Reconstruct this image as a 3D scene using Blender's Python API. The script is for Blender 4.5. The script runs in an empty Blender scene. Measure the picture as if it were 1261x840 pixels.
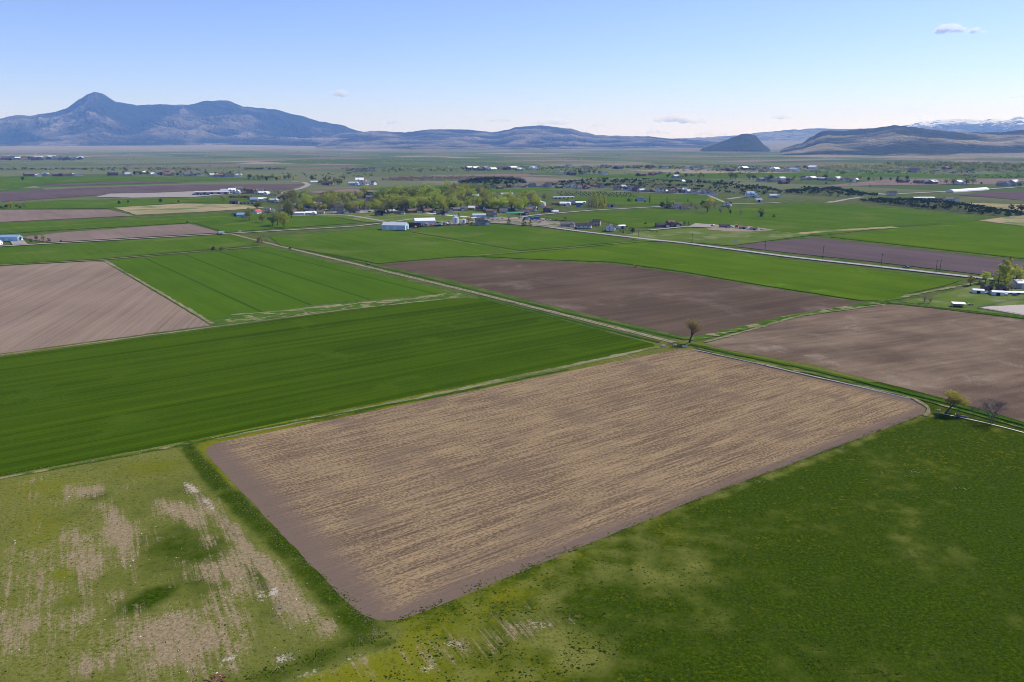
import bpy, bmesh, math, random
from mathutils import Vector, Matrix, noise
from mathutils import Vector as V3
from mathutils.geometry import tessellate_polygon

C = bpy.context.scene.collection
R = random.Random(11)
rad = math.radians

# ------------------------------------------------------------------ view
FPX = 981.0      # focal length in photo pixels (photo 1261 wide)
HOR = 174.0      # row of the level horizon
CH = 110.0       # flying height in metres
PITCH = math.atan((420 - HOR) / FPX)
CP, SP = math.cos(PITCH), math.sin(PITCH)


def ray(px, py):
    a, b = px - 630.5, 420 - py
    return a, FPX * CP + b * SP, -FPX * SP + b * CP


def G(px, py, z=0.0):
    """ground point seen at a photo pixel"""
    dx, dy, dz = ray(px, py)
    t = (z - CH) / dz
    return Vector((dx * t, dy * t, z))


def mpp(px, py):
    """metres per photo pixel at the ground point"""
    g = G(px, py)
    return (g.y * CP + CH * SP) / FPX


def PX(x, y, z=0.0):
    """photo pixel of a world point (used to lay out soil and grass patches)"""
    d = y * CP - (z - CH) * SP
    u = y * SP + (z - CH) * CP
    return 630.5 + FPX * x / d, 420 - FPX * u / d


ROW = rad(36.0)      # direction of the farm survey grid
COL = rad(-53.0)

# ------------------------------------------------------------------ nodes
class NT:
    def __init__(s, name):
        s.m = bpy.data.materials.new(name)
        s.m.use_nodes = True
        s.t = s.m.node_tree
        s.t.nodes.clear()
        s.out = s.n('ShaderNodeOutputMaterial')

    def n(s, typ, **kw):
        nd = s.t.nodes.new(typ)
        for k, v in kw.items():
            setattr(nd, k, v)
        return nd

    def set(s, sock, v):
        if isinstance(v, bpy.types.NodeSocket):
            s.t.links.new(v, sock)
        else:
            if isinstance(v, tuple) and len(v) == 3 and sock.type == 'RGBA':
                v = v + (1.0,)
            sock.default_value = v

    def math(s, op, a, b=0.0, c=0.0, clamp=False):
        nd = s.n('ShaderNodeMath', operation=op, use_clamp=clamp)
        s.set(nd.inputs[0], a); s.set(nd.inputs[1], b)
        if op in ('MULTIPLY_ADD',): s.set(nd.inputs[2], c)
        return nd.outputs[0]

    def pos(s):
        return s.n('ShaderNodeNewGeometry').outputs['Position']

    def mapping(s, vec, rot=0.0, scale=(1, 1, 1), loc=(0, 0, 0)):
        a = s.n('ShaderNodeMapping')
        s.set(a.inputs['Vector'], vec)
        a.inputs['Rotation'].default_value = (0, 0, -rot)
        b = s.n('ShaderNodeMapping')
        s.set(b.inputs['Vector'], a.outputs[0])
        b.inputs['Scale'].default_value = scale
        b.inputs['Location'].default_value = loc
        return b.outputs[0]

    def noise(s, vec, scale=1.0, detail=3.0, rough=0.55, dist=0.0):
        nd = s.n('ShaderNodeTexNoise')
        s.set(nd.inputs['Vector'], vec)
        nd.inputs['Scale'].default_value = scale
        nd.inputs['Detail'].default_value = detail
        nd.inputs['Roughness'].default_value = rough
        nd.inputs['Distortion'].default_value = dist
        return nd.outputs['Fac']

    def ramp(s, v, lo, hi, a=0.0, b=1.0, smooth=True):
        nd = s.n('ShaderNodeMapRange', clamp=True)
        if smooth: nd.interpolation_type = 'SMOOTHSTEP'
        s.set(nd.inputs['Value'], v)
        nd.inputs['From Min'].default_value = lo
        nd.inputs['From Max'].default_value = hi
        nd.inputs['To Min'].default_value = a
        nd.inputs['To Max'].default_value = b
        return nd.outputs['Result']

    def mix(s, f, a, b, mode='MIX'):
        nd = s.n('ShaderNodeMix', data_type='RGBA', blend_type=mode)
        s.set(nd.inputs['Factor'], f)
        s.set(nd.inputs['A'], a) if False else s.set(nd.inputs[6], a)
        s.set(nd.inputs[7], b)
        return nd.outputs[2]

    def dist_line(s, P, A, B, inside):
        """signed metres from the line A-B, positive on the side of 'inside'"""
        d = (Vector((B.x - A.x, B.y - A.y, 0))).normalized()
        nrm = Vector((-d.y, d.x, 0))
        if (inside - A).dot(nrm) < 0: nrm = -nrm
        nd = s.n('ShaderNodeVectorMath', operation='DOT_PRODUCT')
        s.set(nd.inputs[0], P)
        nd.inputs[1].default_value = nrm
        return s.math('SUBTRACT', nd.outputs['Value'], A.x * nrm.x + A.y * nrm.y)

    def finish(s, col, rough=0.95, spec=0.08, bump=None, bd=0.1, bs=0.5, metal=0.0):
        b = s.n('ShaderNodeBsdfPrincipled')
        s.set(b.inputs['Base Color'], col)
        s.set(b.inputs['Roughness'], rough)
        b.inputs['Specular IOR Level'].default_value = spec
        b.inputs['Metallic'].default_value = metal
        if bump is not None:
            bn = s.n('ShaderNodeBump')
            bn.inputs['Strength'].default_value = bs
            bn.inputs['Distance'].default_value = bd
            s.set(bn.inputs['Height'], bump)
            s.t.links.new(bn.outputs[0], b.inputs['Normal'])
        s.t.links.new(b.outputs[0], s.out.inputs['Surface'])
        return s.m


def field_mat(name, c1, c2, c3=None, ang=ROW, across=3.0, along=60.0, fine=0.6, band=0.5, contrast=1.0,
              edges=(), edge_col=None, edge_w=14.0, patch=None, patch_scale=90.0, patch_lo=.5, patch_hi=.65, bd=0.08,
              fine_amt=.8, broad=1.0, rows=None, row_amt=0.0, lines=(), line_col=None):
    """crop or soil: rows of c1/c2, fine clods/straw, broad patches, worn headlands"""
    s = NT(name)
    P = s.pos()
    st = s.noise(s.mapping(P, ang, (1.0 / along, 1.0 / across, 1)), 1.0, 4, .65)
    st2 = s.noise(s.mapping(P, ang, (1.0 / (along * 2.5), 1.0 / (across * 4), 1), (7, 3, 0)), 1.0, 2, .5)
    fn = s.noise(s.mapping(P, ang, (1.0 / (fine * 2), 1.0 / fine, 1)), 1.0, 3, .75)
    big = s.noise(P, 1.0 / patch_scale, 3, .55)
    v = s.math('ADD', s.math('MULTIPLY', s.math('SUBTRACT', st, .5), 2.2 * contrast),
               s.math('MULTIPLY', s.math('SUBTRACT', st2, .5), 1.6 * contrast * broad))
    v = s.math('ADD', v, s.math('MULTIPLY', s.math('SUBTRACT', fn, .5), 3.4 * fine_amt))
    if rows:
        sep = s.n('ShaderNodeSeparateXYZ')
        s.set(sep.inputs[0], s.mapping(P, ang, (1, 1, 1)))
        w = s.math('SINE', s.math('MULTIPLY', sep.outputs[1], 2 * math.pi / rows))
        v = s.math('ADD', v, s.math('MULTIPLY', w, row_amt))
    v = s.math('ADD', v, s.math('MULTIPLY', s.math('SUBTRACT', big, .5), band * 2))
    f = s.math('ADD', v, .5, clamp=True)
    col = s.mix(f, c1, c2)
    if c3 is not None:
        col = s.mix(s.ramp(s.math('ADD', s.noise(P, 1.0 / (patch_scale * .6), 4, .6, .3), s.math('MULTIPLY', s.math('SUBTRACT', fn, .5), .35)), patch_lo, patch_hi), col, c3)
    if edges:
        d = None
        for A, B, I, w in edges:
            e = s.math('DIVIDE', s.dist_line(P, A, B, I), w)
            d = e if d is None else s.math('MINIMUM', d, e)
        wob = s.math('MULTIPLY', s.math('SUBTRACT', s.noise(s.mapping(P, ang, (1 / 22, 1 / 9, 1)), 1, 4, .6), .5), .9)
        g = s.ramp(s.math('ADD', d, wob), .35, 1.5, 1.0, 0.0)
        ec = s.mix(s.math('MULTIPLY', s.math('ADD', fn, st), .5), edge_col, tuple(c * 2.4 for c in edge_col))
        col = s.mix(g, col, ec)
    for A, B, w in lines:
        n_ = s.math('ABSOLUTE', s.dist_line(P, A, B, A + Vector((50, 50, 0))))
        col = s.mix(s.ramp(n_, w * .3, w, .6, 0.0), col, line_col)
    h = s.math('ADD', fn, s.math('MULTIPLY', st, .6))
    return s.finish(col, spec=0.0, bump=h, bd=bd, bs=.6)


def plain(name, col, rough=0.8, spec=0.3, var=0.12, scale=2.0, metal=0.0, objvar=0.0):
    s = NT(name)
    tc = s.n('ShaderNodeTexCoord').outputs['Object']
    nz = s.noise(tc, scale, 4, .65)
    f = s.ramp(nz, .3, .7)
    c = s.mix(f, tuple(x * (1 - var) for x in col), tuple(min(1, x * (1 + var)) for x in col))
    if objvar:
        oi = s.n('ShaderNodeObjectInfo').outputs['Random']
        hs = s.n('ShaderNodeHueSaturation')
        s.set(hs.inputs['Color'], c)
        s.set(hs.inputs['Value'], s.math('MULTIPLY_ADD', oi, objvar * 2, 1 - objvar))
        c = hs.outputs[0]
    return s.finish(c, rough, spec, metal=metal)


# ------------------------------------------------------------------ tagging
def tag(o, label=None, cat=None, group=None, kind=None):
    if label: o['label'] = label
    if cat: o['category'] = cat
    if group: o['group'] = group
    if kind: o['kind'] = kind
    return o


def mesh_obj(name, verts, faces, mat, parent=None, smooth=False):
    me = bpy.data.meshes.new(name)
    me.from_pydata([tuple(v) for v in verts], [], faces)
    me.update()
    mats = mat if isinstance(mat, (list, tuple)) else [mat]
    for m in mats: me.materials.append(m)
    if smooth: me.polygons.foreach_set('use_smooth', [True] * len(me.polygons))
    o = bpy.data.objects.new(name, me)
    C.objects.link(o)
    if parent: o.parent = parent
    return o


def empty(name, loc, rz=0.0, sc=1.0):
    o = bpy.data.objects.new(name, None)
    o.location = loc; o.rotation_euler = (0, 0, rz); o.scale = (sc, sc, sc)
    o.empty_display_size = .5
    C.objects.link(o)
    return o


KIDS = {}
def kids(o):
    if o.name not in KIDS:
        KIDS[o.name] = [c for c in bpy.data.objects if c.parent == o]
    return KIDS[o.name]


def copy_tree(o, parent=None):
    c = o.copy(); C.objects.link(c)
    if parent is not None: c.parent = parent
    for ch in kids(o): copy_tree(ch, c)
    return c


# ------------------------------------------------------------------ colours
GREEN1, GREEN2 = (.018, .062, .004), (.036, .105, .008)
SOIL = (.16, .115, .095)

# ------------------------------------------------------------------ terrain
def terrain_h(x, y):
    r = math.hypot(x, y)
    if r < 8500: return 0.0
    t = min(1.0, (r - 8500) / 12000.0)
    return 130 * t * t + 22 * max(0, min(1, t * 2)) * noise.noise(Vector((x / 3000, y / 3000, 0)))


def build_ground():
    vs, fs = [], []
    rs = [0, 60, 130, 220, 330, 470, 650, 900, 1300, 1900, 2800, 4000, 5500, 7000, 8500]
    r = 8500
    while r < 31500:
        r *= 1.045; rs.append(r)
    na = 144
    for r in rs:
        for k in range(na):
            a = 2 * math.pi * k / na
            x, y = r * math.cos(a), r * math.sin(a)
            vs.append((x, y, terrain_h(x, y)))
    for i in range(1, len(rs) - 1):
        for k in range(na):
            k2 = (k + 1) % na
            fs.append((i * na + k, i * na + k2, (i + 1) * na + k2, (i + 1) * na + k))
    fs.append(tuple(na + k for k in range(na)))
    s = NT('valley_ground')
    P = s.pos()
    sep = s.n('ShaderNodeSeparateXYZ'); s.set(sep.inputs[0], P)
    r_ = s.math('SQRT', s.math('ADD', s.math('MULTIPLY', sep.outputs[0], sep.outputs[0]), s.math('MULTIPLY', sep.outputs[1], sep.outputs[1])))
    # near: verge grass
    n1 = s.noise(P, 1 / 14, 5, .65)
    n2 = s.noise(P, 1 / 1.6, 3, .7)
    near = s.mix(s.ramp(n1, .38, .62), (.038, .080, .010), (.085, .096, .032))
    near = s.mix(s.ramp(n2, .55, .72), near, (.20, .175, .09))
    # far: survey-grid parcels
    def parcels(size, seed, cols):
        mp = s.mapping(P, ROW, (1 / size[0], 1 / size[1], 1), (seed, seed * .37, 0))
        fl = s.n('ShaderNodeVectorMath', operation='FLOOR')
        s.set(fl.inputs[0], mp)
        wn = s.n('ShaderNodeTexWhiteNoise', noise_dimensions='2D')
        s.t.links.new(fl.outputs[0], wn.inputs['Vector'])
        cr = s.n('ShaderNodeValToRGB'); cr.color_ramp.interpolation = 'CONSTANT'
        el = cr.color_ramp.elements
        el[0].position = 0; el[0].color = cols[0] + (1,)
        el[1].position = 1 / len(cols); el[1].color = cols[1] + (1,)
        for i, c in enumerate(cols[2:], 2):
            e = el.new(i / len(cols)); e.color = c + (1,)
        s.set(cr.inputs[0], wn.outputs['Value'])
        return cr.outputs[0]
    g1, g2, g3 = (.050, .085, .026), (.078, .105, .042), (.110, .125, .065)
    b1, b2, b3 = (.13, .105, .095), (.18, .15, .125), (.23, .20, .14)
    pa = parcels((330, 820), 3.3, [g1, b1, g2, g3, g1, b3, g2, b2, g3, g2])
    pb = parcels((820, 260), 8.1, [g2, g1, g3, b2, g1, g2, b1, g3])
    sel = s.noise(P, 1 / 1400, 2, .5)
    far = s.mix(s.ramp(sel, .49, .51), pa, pb)
    far = s.mix(s.math('MULTIPLY', n1, .35), far, (.13, .14, .075))
    # sage slopes at the feet of the hills
    fan = s.mix(s.noise(P, 1 / 900, 5, .6), (.15, .15, .09), (.25, .20, .16))
    fanb = s.ramp(s.math('ADD', r_, s.math('MULTIPLY', s.math('SUBTRACT', s.noise(P, 1 / 2500, 3), .5), 5000)), 8800, 11500)
    far = s.mix(s.math('MULTIPLY', fanb, .75), far, fan)
    col = s.mix(s.ramp(r_, 1500, 2300), near, far)
    m = s.finish(col, spec=0.0, bump=n2, bd=.12, bs=.5)
    o = mesh_obj('ground', vs, fs, m)
    tag(o, kind='structure')


build_ground()

# ------------------------------------------------------------------ sheets on the ground
ZI = [0]
def next_z(far):
    ZI[0] += 1
    return (0.03 + ZI[0] * .004) if not far else (.42 + ZI[0] * .006)


def jitter_poly(pts, step, amp, seed):
    out = []
    n = len(pts)
    for i in range(n):
        a, b = pts[i], pts[(i + 1) % n]
        L = (b - a).length
        k = max(1, min(160, int(L / step)))
        d = (b - a).normalized(); nr = Vector((-d.y, d.x, 0))
        for j in range(k):
            p = a.lerp(b, j / k)
            w = noise.noise(Vector((p.x / 9 + seed, p.y / 9, 0))) + .6 * noise.noise(Vector((p.x / 2.5, p.y / 2.5 + seed, 3)))
            out.append(p + nr * (w * amp))
    return out


def sheet(name, pix, mat, amp=.7, step=3.0, z=None, kind='structure', raw=False):
    pts = [Vector(p) for p in pix] if raw else [G(*p) for p in pix]
    cy = sum(p.y for p in pts) / len(pts)
    far = cy > 700
    if cy > 1100: step = 12
    pts = jitter_poly(pts, step, amp, ZI[0] * 3.1)
    zz = z if z is not None else next_z(far)
    pts = [(p.x, p.y, zz) for p in pts]
    bm = bmesh.new()
    bvs = [bm.verts.new(p) for p in pts]
    for tri in tessellate_polygon([[V3(p) for p in pts]]):
        try: bm.faces.new([bvs[i] for i in tri])
        except ValueError: pass
    bm.normal_update()
    for f in bm.faces:
        if f.normal.z < 0: f.normal_flip()
    me = bpy.data.meshes.new(name); bm.to_mesh(me); bm.free()
    me.materials.append(mat)
    o = bpy.data.objects.new(name, me); C.objects.link(o)
    tag(o, kind=kind)
    return o


def ribbon(name, pix, width, mat, amp=.25, z=None, kind='structure', raw=False, h=0.0, step=None):
    """strip of ground along a polyline; width in metres"""
    pts = [Vector(p) for p in pix] if raw else [G(*p) for p in pix]
    cy = sum(p.y for p in pts) / len(pts)
    far = cy > 700
    step = step or (4 if cy < 1100 else 15)
    line = []
    for a, b in zip(pts, pts[1:]):
        k = max(1, min(250, int((b - a).length / step)))
        line += [a.lerp(b, j / k) for j in range(k)]
    line.append(pts[-1])
    # soften bends
    for _ in range(3):
        line = [line[0]] + [(line[i - 1] + line[i] * 2 + line[i + 1]) / 4 for i in range(1, len(line) - 1)] + [line[-1]]
    zz = z if z is not None else next_z(far)
    vs, fs = [], []
    sd = ZI[0] * 1.7
    for i, p in enumerate(line):
        a = line[max(0, i - 1)]; b = line[min(len(line) - 1, i + 1)]
        d = (b - a); d.z = 0; d.normalize(); nr = Vector((-d.y, d.x, 0))
        w1 = width / 2 + amp * noise.noise(Vector((p.x / 3, p.y / 3, sd))) * 2
        w2 = width / 2 + amp * noise.noise(Vector((p.x / 3, p.y / 3, sd + 9))) * 2
        q1, q2 = p + nr * w1, p - nr * w2
        vs += [(q1.x, q1.y, zz), (p.x, p.y, zz + h), (q2.x, q2.y, zz)]
    for i in range(len(line) - 1):
        a = i * 3
        fs += [(a, a + 1, a + 4, a + 3), (a + 1, a + 2, a + 5, a + 4)]
    o = mesh_obj(name, vs, fs, mat)
    bm = bmesh.new(); bm.from_mesh(o.data)
    for f in bm.faces:
        if f.normal.z < 0: f.normal_flip()
    bm.to_mesh(o.data); bm.free()
    tag(o, kind=kind)
    return o


# materials of the setting
V = Vector
m_crop = field_mat('winter_wheat', (.024, .050, .0004), (.048, .086, .001), ang=ROW, across=2.2, along=220, fine=.7, band=.4, contrast=1.0, fine_amt=.5, rows=9.0, row_amt=.10,
                   c3=(.050, .088, .004), patch_scale=60, patch_lo=.56, patch_hi=.75)
m_crop2 = field_mat('young_grain', (.040, .084, .004), (.070, .120, .009), c3=(.085, .118, .022), patch_scale=120, patch_lo=.5, patch_hi=.7, ang=COL, across=3, along=80, fine=.7, band=.6, contrast=.6, fine_amt=.4)
m_crop3 = field_mat('bright_grain', (.046, .092, .003), (.078, .128, .006), ang=COL, across=6, along=120, fine=.8, band=.8, contrast=.6, fine_amt=.35,
                    c3=(.09, .17, .015), patch_scale=70, patch_lo=.6, patch_hi=.75)
m_crop4 = field_mat('meadow_grass', (.062, .102, .017), (.105, .140, .030), ang=ROW, across=8, along=60, fine=.8, band=.8, contrast=.7, fine_amt=.5,
                    c3=(.15, .17, .07), patch_scale=60)
m_soil_dark = field_mat('dark_tilled_soil', (.060, .043, .031), (.108, .079, .057), ang=ROW + rad(-4), across=4, along=90, fine=.7, band=.8, contrast=.6, fine_amt=.55,
                        c3=(.175, .132, .105), patch_scale=110, patch_lo=.52, patch_hi=.75)
m_soil_purple = field_mat('damp_tilled_soil', (.075, .057, .060), (.115, .088, .088), ang=COL, across=9, along=150, fine=1.0, band=.6, contrast=.6, fine_amt=.4)
m_soil_tan = field_mat('harrowed_soil', (.145, .107, .083), (.245, .188, .145), ang=rad(100), across=1.8, along=120, fine=.6, band=.5, contrast=.6, fine_amt=.6,
                       rows=4.2, row_amt=.07)
m_soil_mid = field_mat('disked_soil', (.135, .10, .085), (.20, .155, .13), ang=COL, across=4, along=80, fine=.9, band=.6, contrast=.6)
m_dry = field_mat('dry_pasture', (.20, .18, .09), (.32, .26, .16), ang=ROW, across=10, along=40, fine=.9, band=1.0, contrast=.8, c3=(.10, .14, .05), patch_scale=120)
m_gravel = plain('gravel', (.25, .23, .205), .95, .05, .25, .3)
m_dirt = plain('dirt_track', (.22, .18, .13), .95, .05, .25, .5)
m_track2 = plain('grassy_track', (.15, .135, .075), .95, .05, .3, .5)
m_asphalt = plain('worn_asphalt', (.27, .26, .26), .9, .1, .12, .3)
m_yard = field_mat('yard_ground', (.15, .13, .105), (.26, .235, .20), c3=(.085, .11, .035), patch_scale=38, patch_lo=.5, patch_hi=.6, across=5, along=18, fine=1.5, contrast=1.2)
m_concrete = plain('concrete', (.50, .48, .44), .9, .1, .12, 1.5)
m_verge = field_mat('verge_grass', (.030, .078, .006), (.070, .120, .016), ang=ROW, across=2, along=8, fine=.5, band=.8, c3=(.20, .19, .10), patch_scale=16, patch_lo=.52, patch_hi=.62)
m_verge_lush = field_mat('lush_verge', (.018, .055, .003), (.050, .105, .009), ang=COL, across=1.2, along=14, fine=.5, band=.6)
m_verge_dry = field_mat('dry_verge', (.08, .105, .03), (.235, .21, .13), ang=ROW, across=1.2, along=10, fine=.5, band=.8, contrast=1.2)

# --- foreground pasture painted by soil and grass kinds (one sheet, vertex weights)
def seg_d(px, py, pts):
    best = 1e9
    for (ax, ay), (bx, by) in zip(pts, pts[1:]):
        dx, dy = bx - ax, by - ay
        t = max(0, min(1, ((px - ax) * dx + (py - ay) * dy) / (dx * dx + dy * dy)))
        d = math.hypot(px - ax - dx * t, py - ay - dy * t)
        best = min(best, d)
    return best


def blob(px, py, cx, cy, w, h, ang=0):
    c, s_ = math.cos(rad(ang)), math.sin(rad(ang))
    dx, dy = px - cx, py - cy
    u, v = (dx * c + dy * s_) / w, (-dx * s_ + dy * c) / h
    return math.exp(-(u * u + v * v) * .9)


LEFT_BARE = [(116, 604, 30, 8, 0, .8), (145, 655, 16, 42, -22, .95), (160, 700, 10, 40, -20, .6), (231, 634, 32, 12, 25, .9), (250, 655, 22, 10, 40, .6),
             (92, 664, 14, 12, 0, .8), (104, 695, 20, 26, -10, .8), (105, 740, 14, 40, 0, .5), (75, 780, 40, 20, 0, .5), (356, 741, 20, 40, -15, 1.0), (345, 715, 14, 30, -25, .8),
             (212, 790, 95, 46, -5, .85), (180, 770, 40, 25, 0, .5), (145, 735, 18, 12, 0, .7), (40, 750, 60, 50, 0, .42), (30, 710, 40, 20, 0, .35),
             (279, 712, 40, 34, 0, .55), (395, 775, 20, 8, 15, .6), (400, 745, 10, 30, -35, .5), (280, 820, 22, 8, 0, .8), (10, 780, 12, 10, 0, .8), (100, 815, 50, 20, 0, .5)]
TRACK = [(236, 603), (262, 628), (283, 650), (298, 668), (318, 692), (340, 715), (368, 745), (400, 772)]
WHITE = [(238, 602, 14, 3, 35, 1), (258, 622, 12, 2.5, 45, 1), (352, 812, 16, 8, -10, .9), (322, 735, 8, 10, 0, .5), (338, 727, 5, 9, 0, .8), (283, 812, 14, 4, -15, .8), (345, 821, 10, 5, 0, .8),
         (375, 832, 22, 4, -18, .8), (430, 812, 34, 4, -22, .5), (105, 672, 18, 5, -50, .5), (100, 785, 8, 22, -10, .6), (550, 795, 22, 6, 0, .45), (660, 770, 24, 7, 15, .5), (520, 825, 22, 7, 0, .6), (1125, 580, 40, 4, 0, .3), (1175, 602, 30, 3, 0, .3)]
LUSH_L = [(184, 737, 34, 9, -28, .9), (223, 673, 55, 50, 0, .35), (252, 690, 40, 40, 0, .45), (115, 610, 14, 5, 0, .6), (310, 700, 14, 40, -25, .5)]
YEL_L = [(79, 707, 22, 12, 0, 1), (51, 650, 45, 45, 0, .8), (85, 738, 16, 9, 0, .8), (60, 600, 90, 22, 0, .8), (190, 575, 60, 12, -5, .9), (270, 580, 20, 20, 0, .4), (20, 740, 30, 8, 0, .7), (60, 830, 60, 12, 0, .3)]
DITCH_L = [(232, 552), (262, 590), (300, 625), (345, 668), (392, 712), (435, 755), (470, 778)]
DITCH_B = [(470, 778), (560, 745), (640, 705), (760, 655), (870, 612), (960, 580), (1135, 512), (1161, 506)]
EDGE_B2 = [(480, 775), (400, 805), (330, 835), (250, 860)]


def soil_weights(px, py, x, y):
    """(bare, lush, yellow, white) weights of the foreground pasture"""
    n1 = noise.fractal(V((x / 26, y / 26, 1.3)), 1.0, 2.0, 4)
    n2 = noise.fractal(V((x / 7, y / 7, 5.3)), 1.0, 2.0, 4)
    bare = lush = yel = white = 0.0
    left = px < 232 + (py - 552) * (470 - 232) / (778 - 552.) and py < 850 - (px - 250) * .36 + 30
    if left:
        for cx, cy, w, h, a, k in LEFT_BARE: bare = max(bare, k * blob(px, py, cx, cy, w, h, a) )
        for cx, cy, w, h, a, k in LUSH_L: lush = max(lush, k * blob(px, py, cx, cy, w, h, a))
        for cx, cy, w, h, a, k in YEL_L: yel = max(yel, .62 * k * blob(px, py, cx, cy, w, h, a))
        d = seg_d(px, py, TRACK)
        wd = 7 + max(0, (py - 640)) * .07
        bare = max(bare, 1.0 * math.exp(-(d / wd) ** 2))
        bare += n1 * .42 + n2 * .42 - yel * .3 + .10
        lush += .30 + n1 * -.2
    else:
        # right meadow: dry olive at the near left, deep green to the right
        t = max(0, min(1, (px - 520) / 380.0 + (py - 700) / 900.0))
        lush = .24 + .68 * t + n1 * .38 + n2 * .25
        yel = .62 * (1 - t) + .28 * n2 + .35 * max(0, noise.noise(V((x / 14, y / 14, 7.7)))) + .1
        yel += .5 * blob(px, py, 1180, 560, 130, 45) + .3 * blob(px, py, 980, 640, 120, 40, -12)
        bare = .16 * (1 - t) + n2 * .22
        bare += .35 * blob(px, py, 650, 770, 60, 20) + .4 * blob(px, py, 560, 800, 70, 16, -10) + .45 * blob(px, py, 430, 815, 60, 9, -22)
    for cx, cy, w, h, a, k in WHITE: white = max(white, k * blob(px, py, cx, cy, w, h, a) * (1.0 + n2))
    # ditches along the stubble field
    d = seg_d(px, py, DITCH_L); w = 9 + max(0, py - 560) * .055
    k = math.exp(-(d / w) ** 4)
    lush = lush * (1 - k) + k * (.85 + .3 * n2); bare *= (1 - k); yel = yel * (1 - k) + k * (.25 + .4 * n2)
    d = seg_d(px, py, EDGE_B2); k = math.exp(-(d / 12) ** 2) * .8
    lush = lush * (1 - k) + k * .7; bare *= 1 - k
    d = seg_d(px, py, DITCH_B); w = 5 + max(0, py - 500) * .035
    k = math.exp(-(d / w) ** 4)
    lush = lush * (1 - k) + k * (.55 + .4 * n2); bare *= (1 - k)
    white = max(white, k * max(0, n2 + .1) * .35)
    return max(0, min(1, bare)), max(0, min(1, lush)), max(0, min(1, yel)), max(0, min(1, white))


def build_pasture():
    x0, x1, y0, y1, st = -380, 560, 90, 440, 1.35
    nx, ny = int((x1 - x0) / st) + 1, int((y1 - y0) / st) + 1
    A, B = G(0, 587), G(232, 544)
    vs, cols = [], []
    for j in range(ny):
        for i in range(nx):
            x, y = x0 + i * st, y0 + j * st
            px, py = PX(x, y)
            vs.append((x, y, .012))
            if -400 < px < 2300 and 470 < py < 960:
                cols += soil_weights(px, py, x, y)
            else:
                n1 = noise.noise(V((x / 26, y / 26, 1.3)))
                cols += (.25 + n1 * .3, .4, .3, 0)
    fs = []
    for j in range(ny - 1):
        for i in range(nx - 1):
            a = j * nx + i
            fs.append((a, a + 1, a + nx + 1, a + nx))
    s = NT('pasture')
    at = s.n('ShaderNodeAttribute', attribute_name='kinds')
    sp = s.n('ShaderNodeSeparateColor'); s.set(sp.inputs[0], at.outputs['Color'])
    bare, lush, yel, white = sp.outputs[0], sp.outputs[1], sp.outputs[2], at.outputs['Alpha']
    P = s.pos()
    nA = s.noise(P, 1 / .95, 5, .85)
    nB = s.noise(P, 1 / 5.5, 4, .7)
    nS = s.noise(s.mapping(P, rad(-62), (1 / 26, 1 / 1.2, 1)), 1, 5, .75)
    det = s.math('ADD', s.math('MULTIPLY', s.math('SUBTRACT', nA, .5), 3.0), s.math('MULTIPLY', s.math('SUBTRACT', nB, .5), 1.6))
    base = s.mix(s.ramp(s.math('ADD', nA, s.math('MULTIPLY', det, .3)), .3, .7), (.082, .098, .013), (.175, .170, .048))
    c = s.mix(s.ramp(s.math('ADD', yel, s.math('MULTIPLY', det, .55)), .25, .75), base, (.125, .135, .007))
    c = s.mix(s.ramp(s.math('ADD', lush, s.math('MULTIPLY', det, .6)), .2, .85), c, s.mix(s.ramp(nA, .35, .65), (.010, .026, .0004), (.047, .074, .003)))
    nY = s.noise(P, 1 / 2.4, 4, .75)
    nD = s.noise(P, 1 / 1.7, 3, .7)
    c = s.mix(s.math('MULTIPLY', s.ramp(nD, .56, .68), .55), c, (.012, .028, .0008))
    c = s.mix(s.math('MULTIPLY', s.ramp(s.math('ADD', nY, s.math('MULTIPLY', yel, .16)), .62, .76), .42), c, (.16, .135, .008))
    br = s.mix(s.ramp(nA, .35, .68), (.150, .115, .066), (.29, .230, .140))
    c = s.mix(s.ramp(s.math('ADD', s.math('ADD', bare, s.math('MULTIPLY', det, .45)), s.math('MULTIPLY', s.math('MULTIPLY', s.math('SUBTRACT', nS, .5), 2.6), s.math('MULTIPLY', bare, 3.0, clamp=True))), .28, 1.05), c, br)
    c = s.mix(s.ramp(s.math('ADD', white, s.math('MULTIPLY', det, .9)), .5, .85), c, (.36, .32, .25))
    m = s.finish(c, spec=0.0, bump=s.math('ADD', nA, nB), bd=.22, bs=.7)
    o = mesh_obj('pasture', vs, fs, m)
    ca = o.data.color_attributes.new('kinds', 'FLOAT_COLOR', 'POINT')
    ca.data.foreach_set('color', cols)
    tag(o, kind='structure')


build_pasture()

# ------------------------------------------------------------------ fields
# central stubble field
FA, FB, FC_, FD = G(252, 556), G(835, 430), G(1135, 508), G(470, 768)
FM = (FA + FB + FC_ + FD) / 4
m_stub = field_mat('corn_stubble', (.090, .063, .043), (.275, .200, .112), ang=rad(36.5), across=1.0, along=22, fine=.62, band=.35, contrast=1.25, fine_amt=1.1, broad=.45,
                   edges=[(FA, G(430, 745), FM, 10), (FC_, FD, FM, 4.5), (G(865, 431), G(1125, 492), FM, 6)], edge_col=(.078, .057, .043), bd=.12,
                   c3=(.135, .098, .070), patch_scale=45, patch_lo=.5, patch_hi=.8)
sheet('stubble_field', [(252, 558), (256, 551), (268, 545), (835, 430), (862, 431), (1128, 493), (1141, 503), (1137, 510), (1120, 517), (870, 610), (520, 755), (490, 764), (465, 765), (446, 757), (425, 740)], m_stub, amp=.5)

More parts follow.
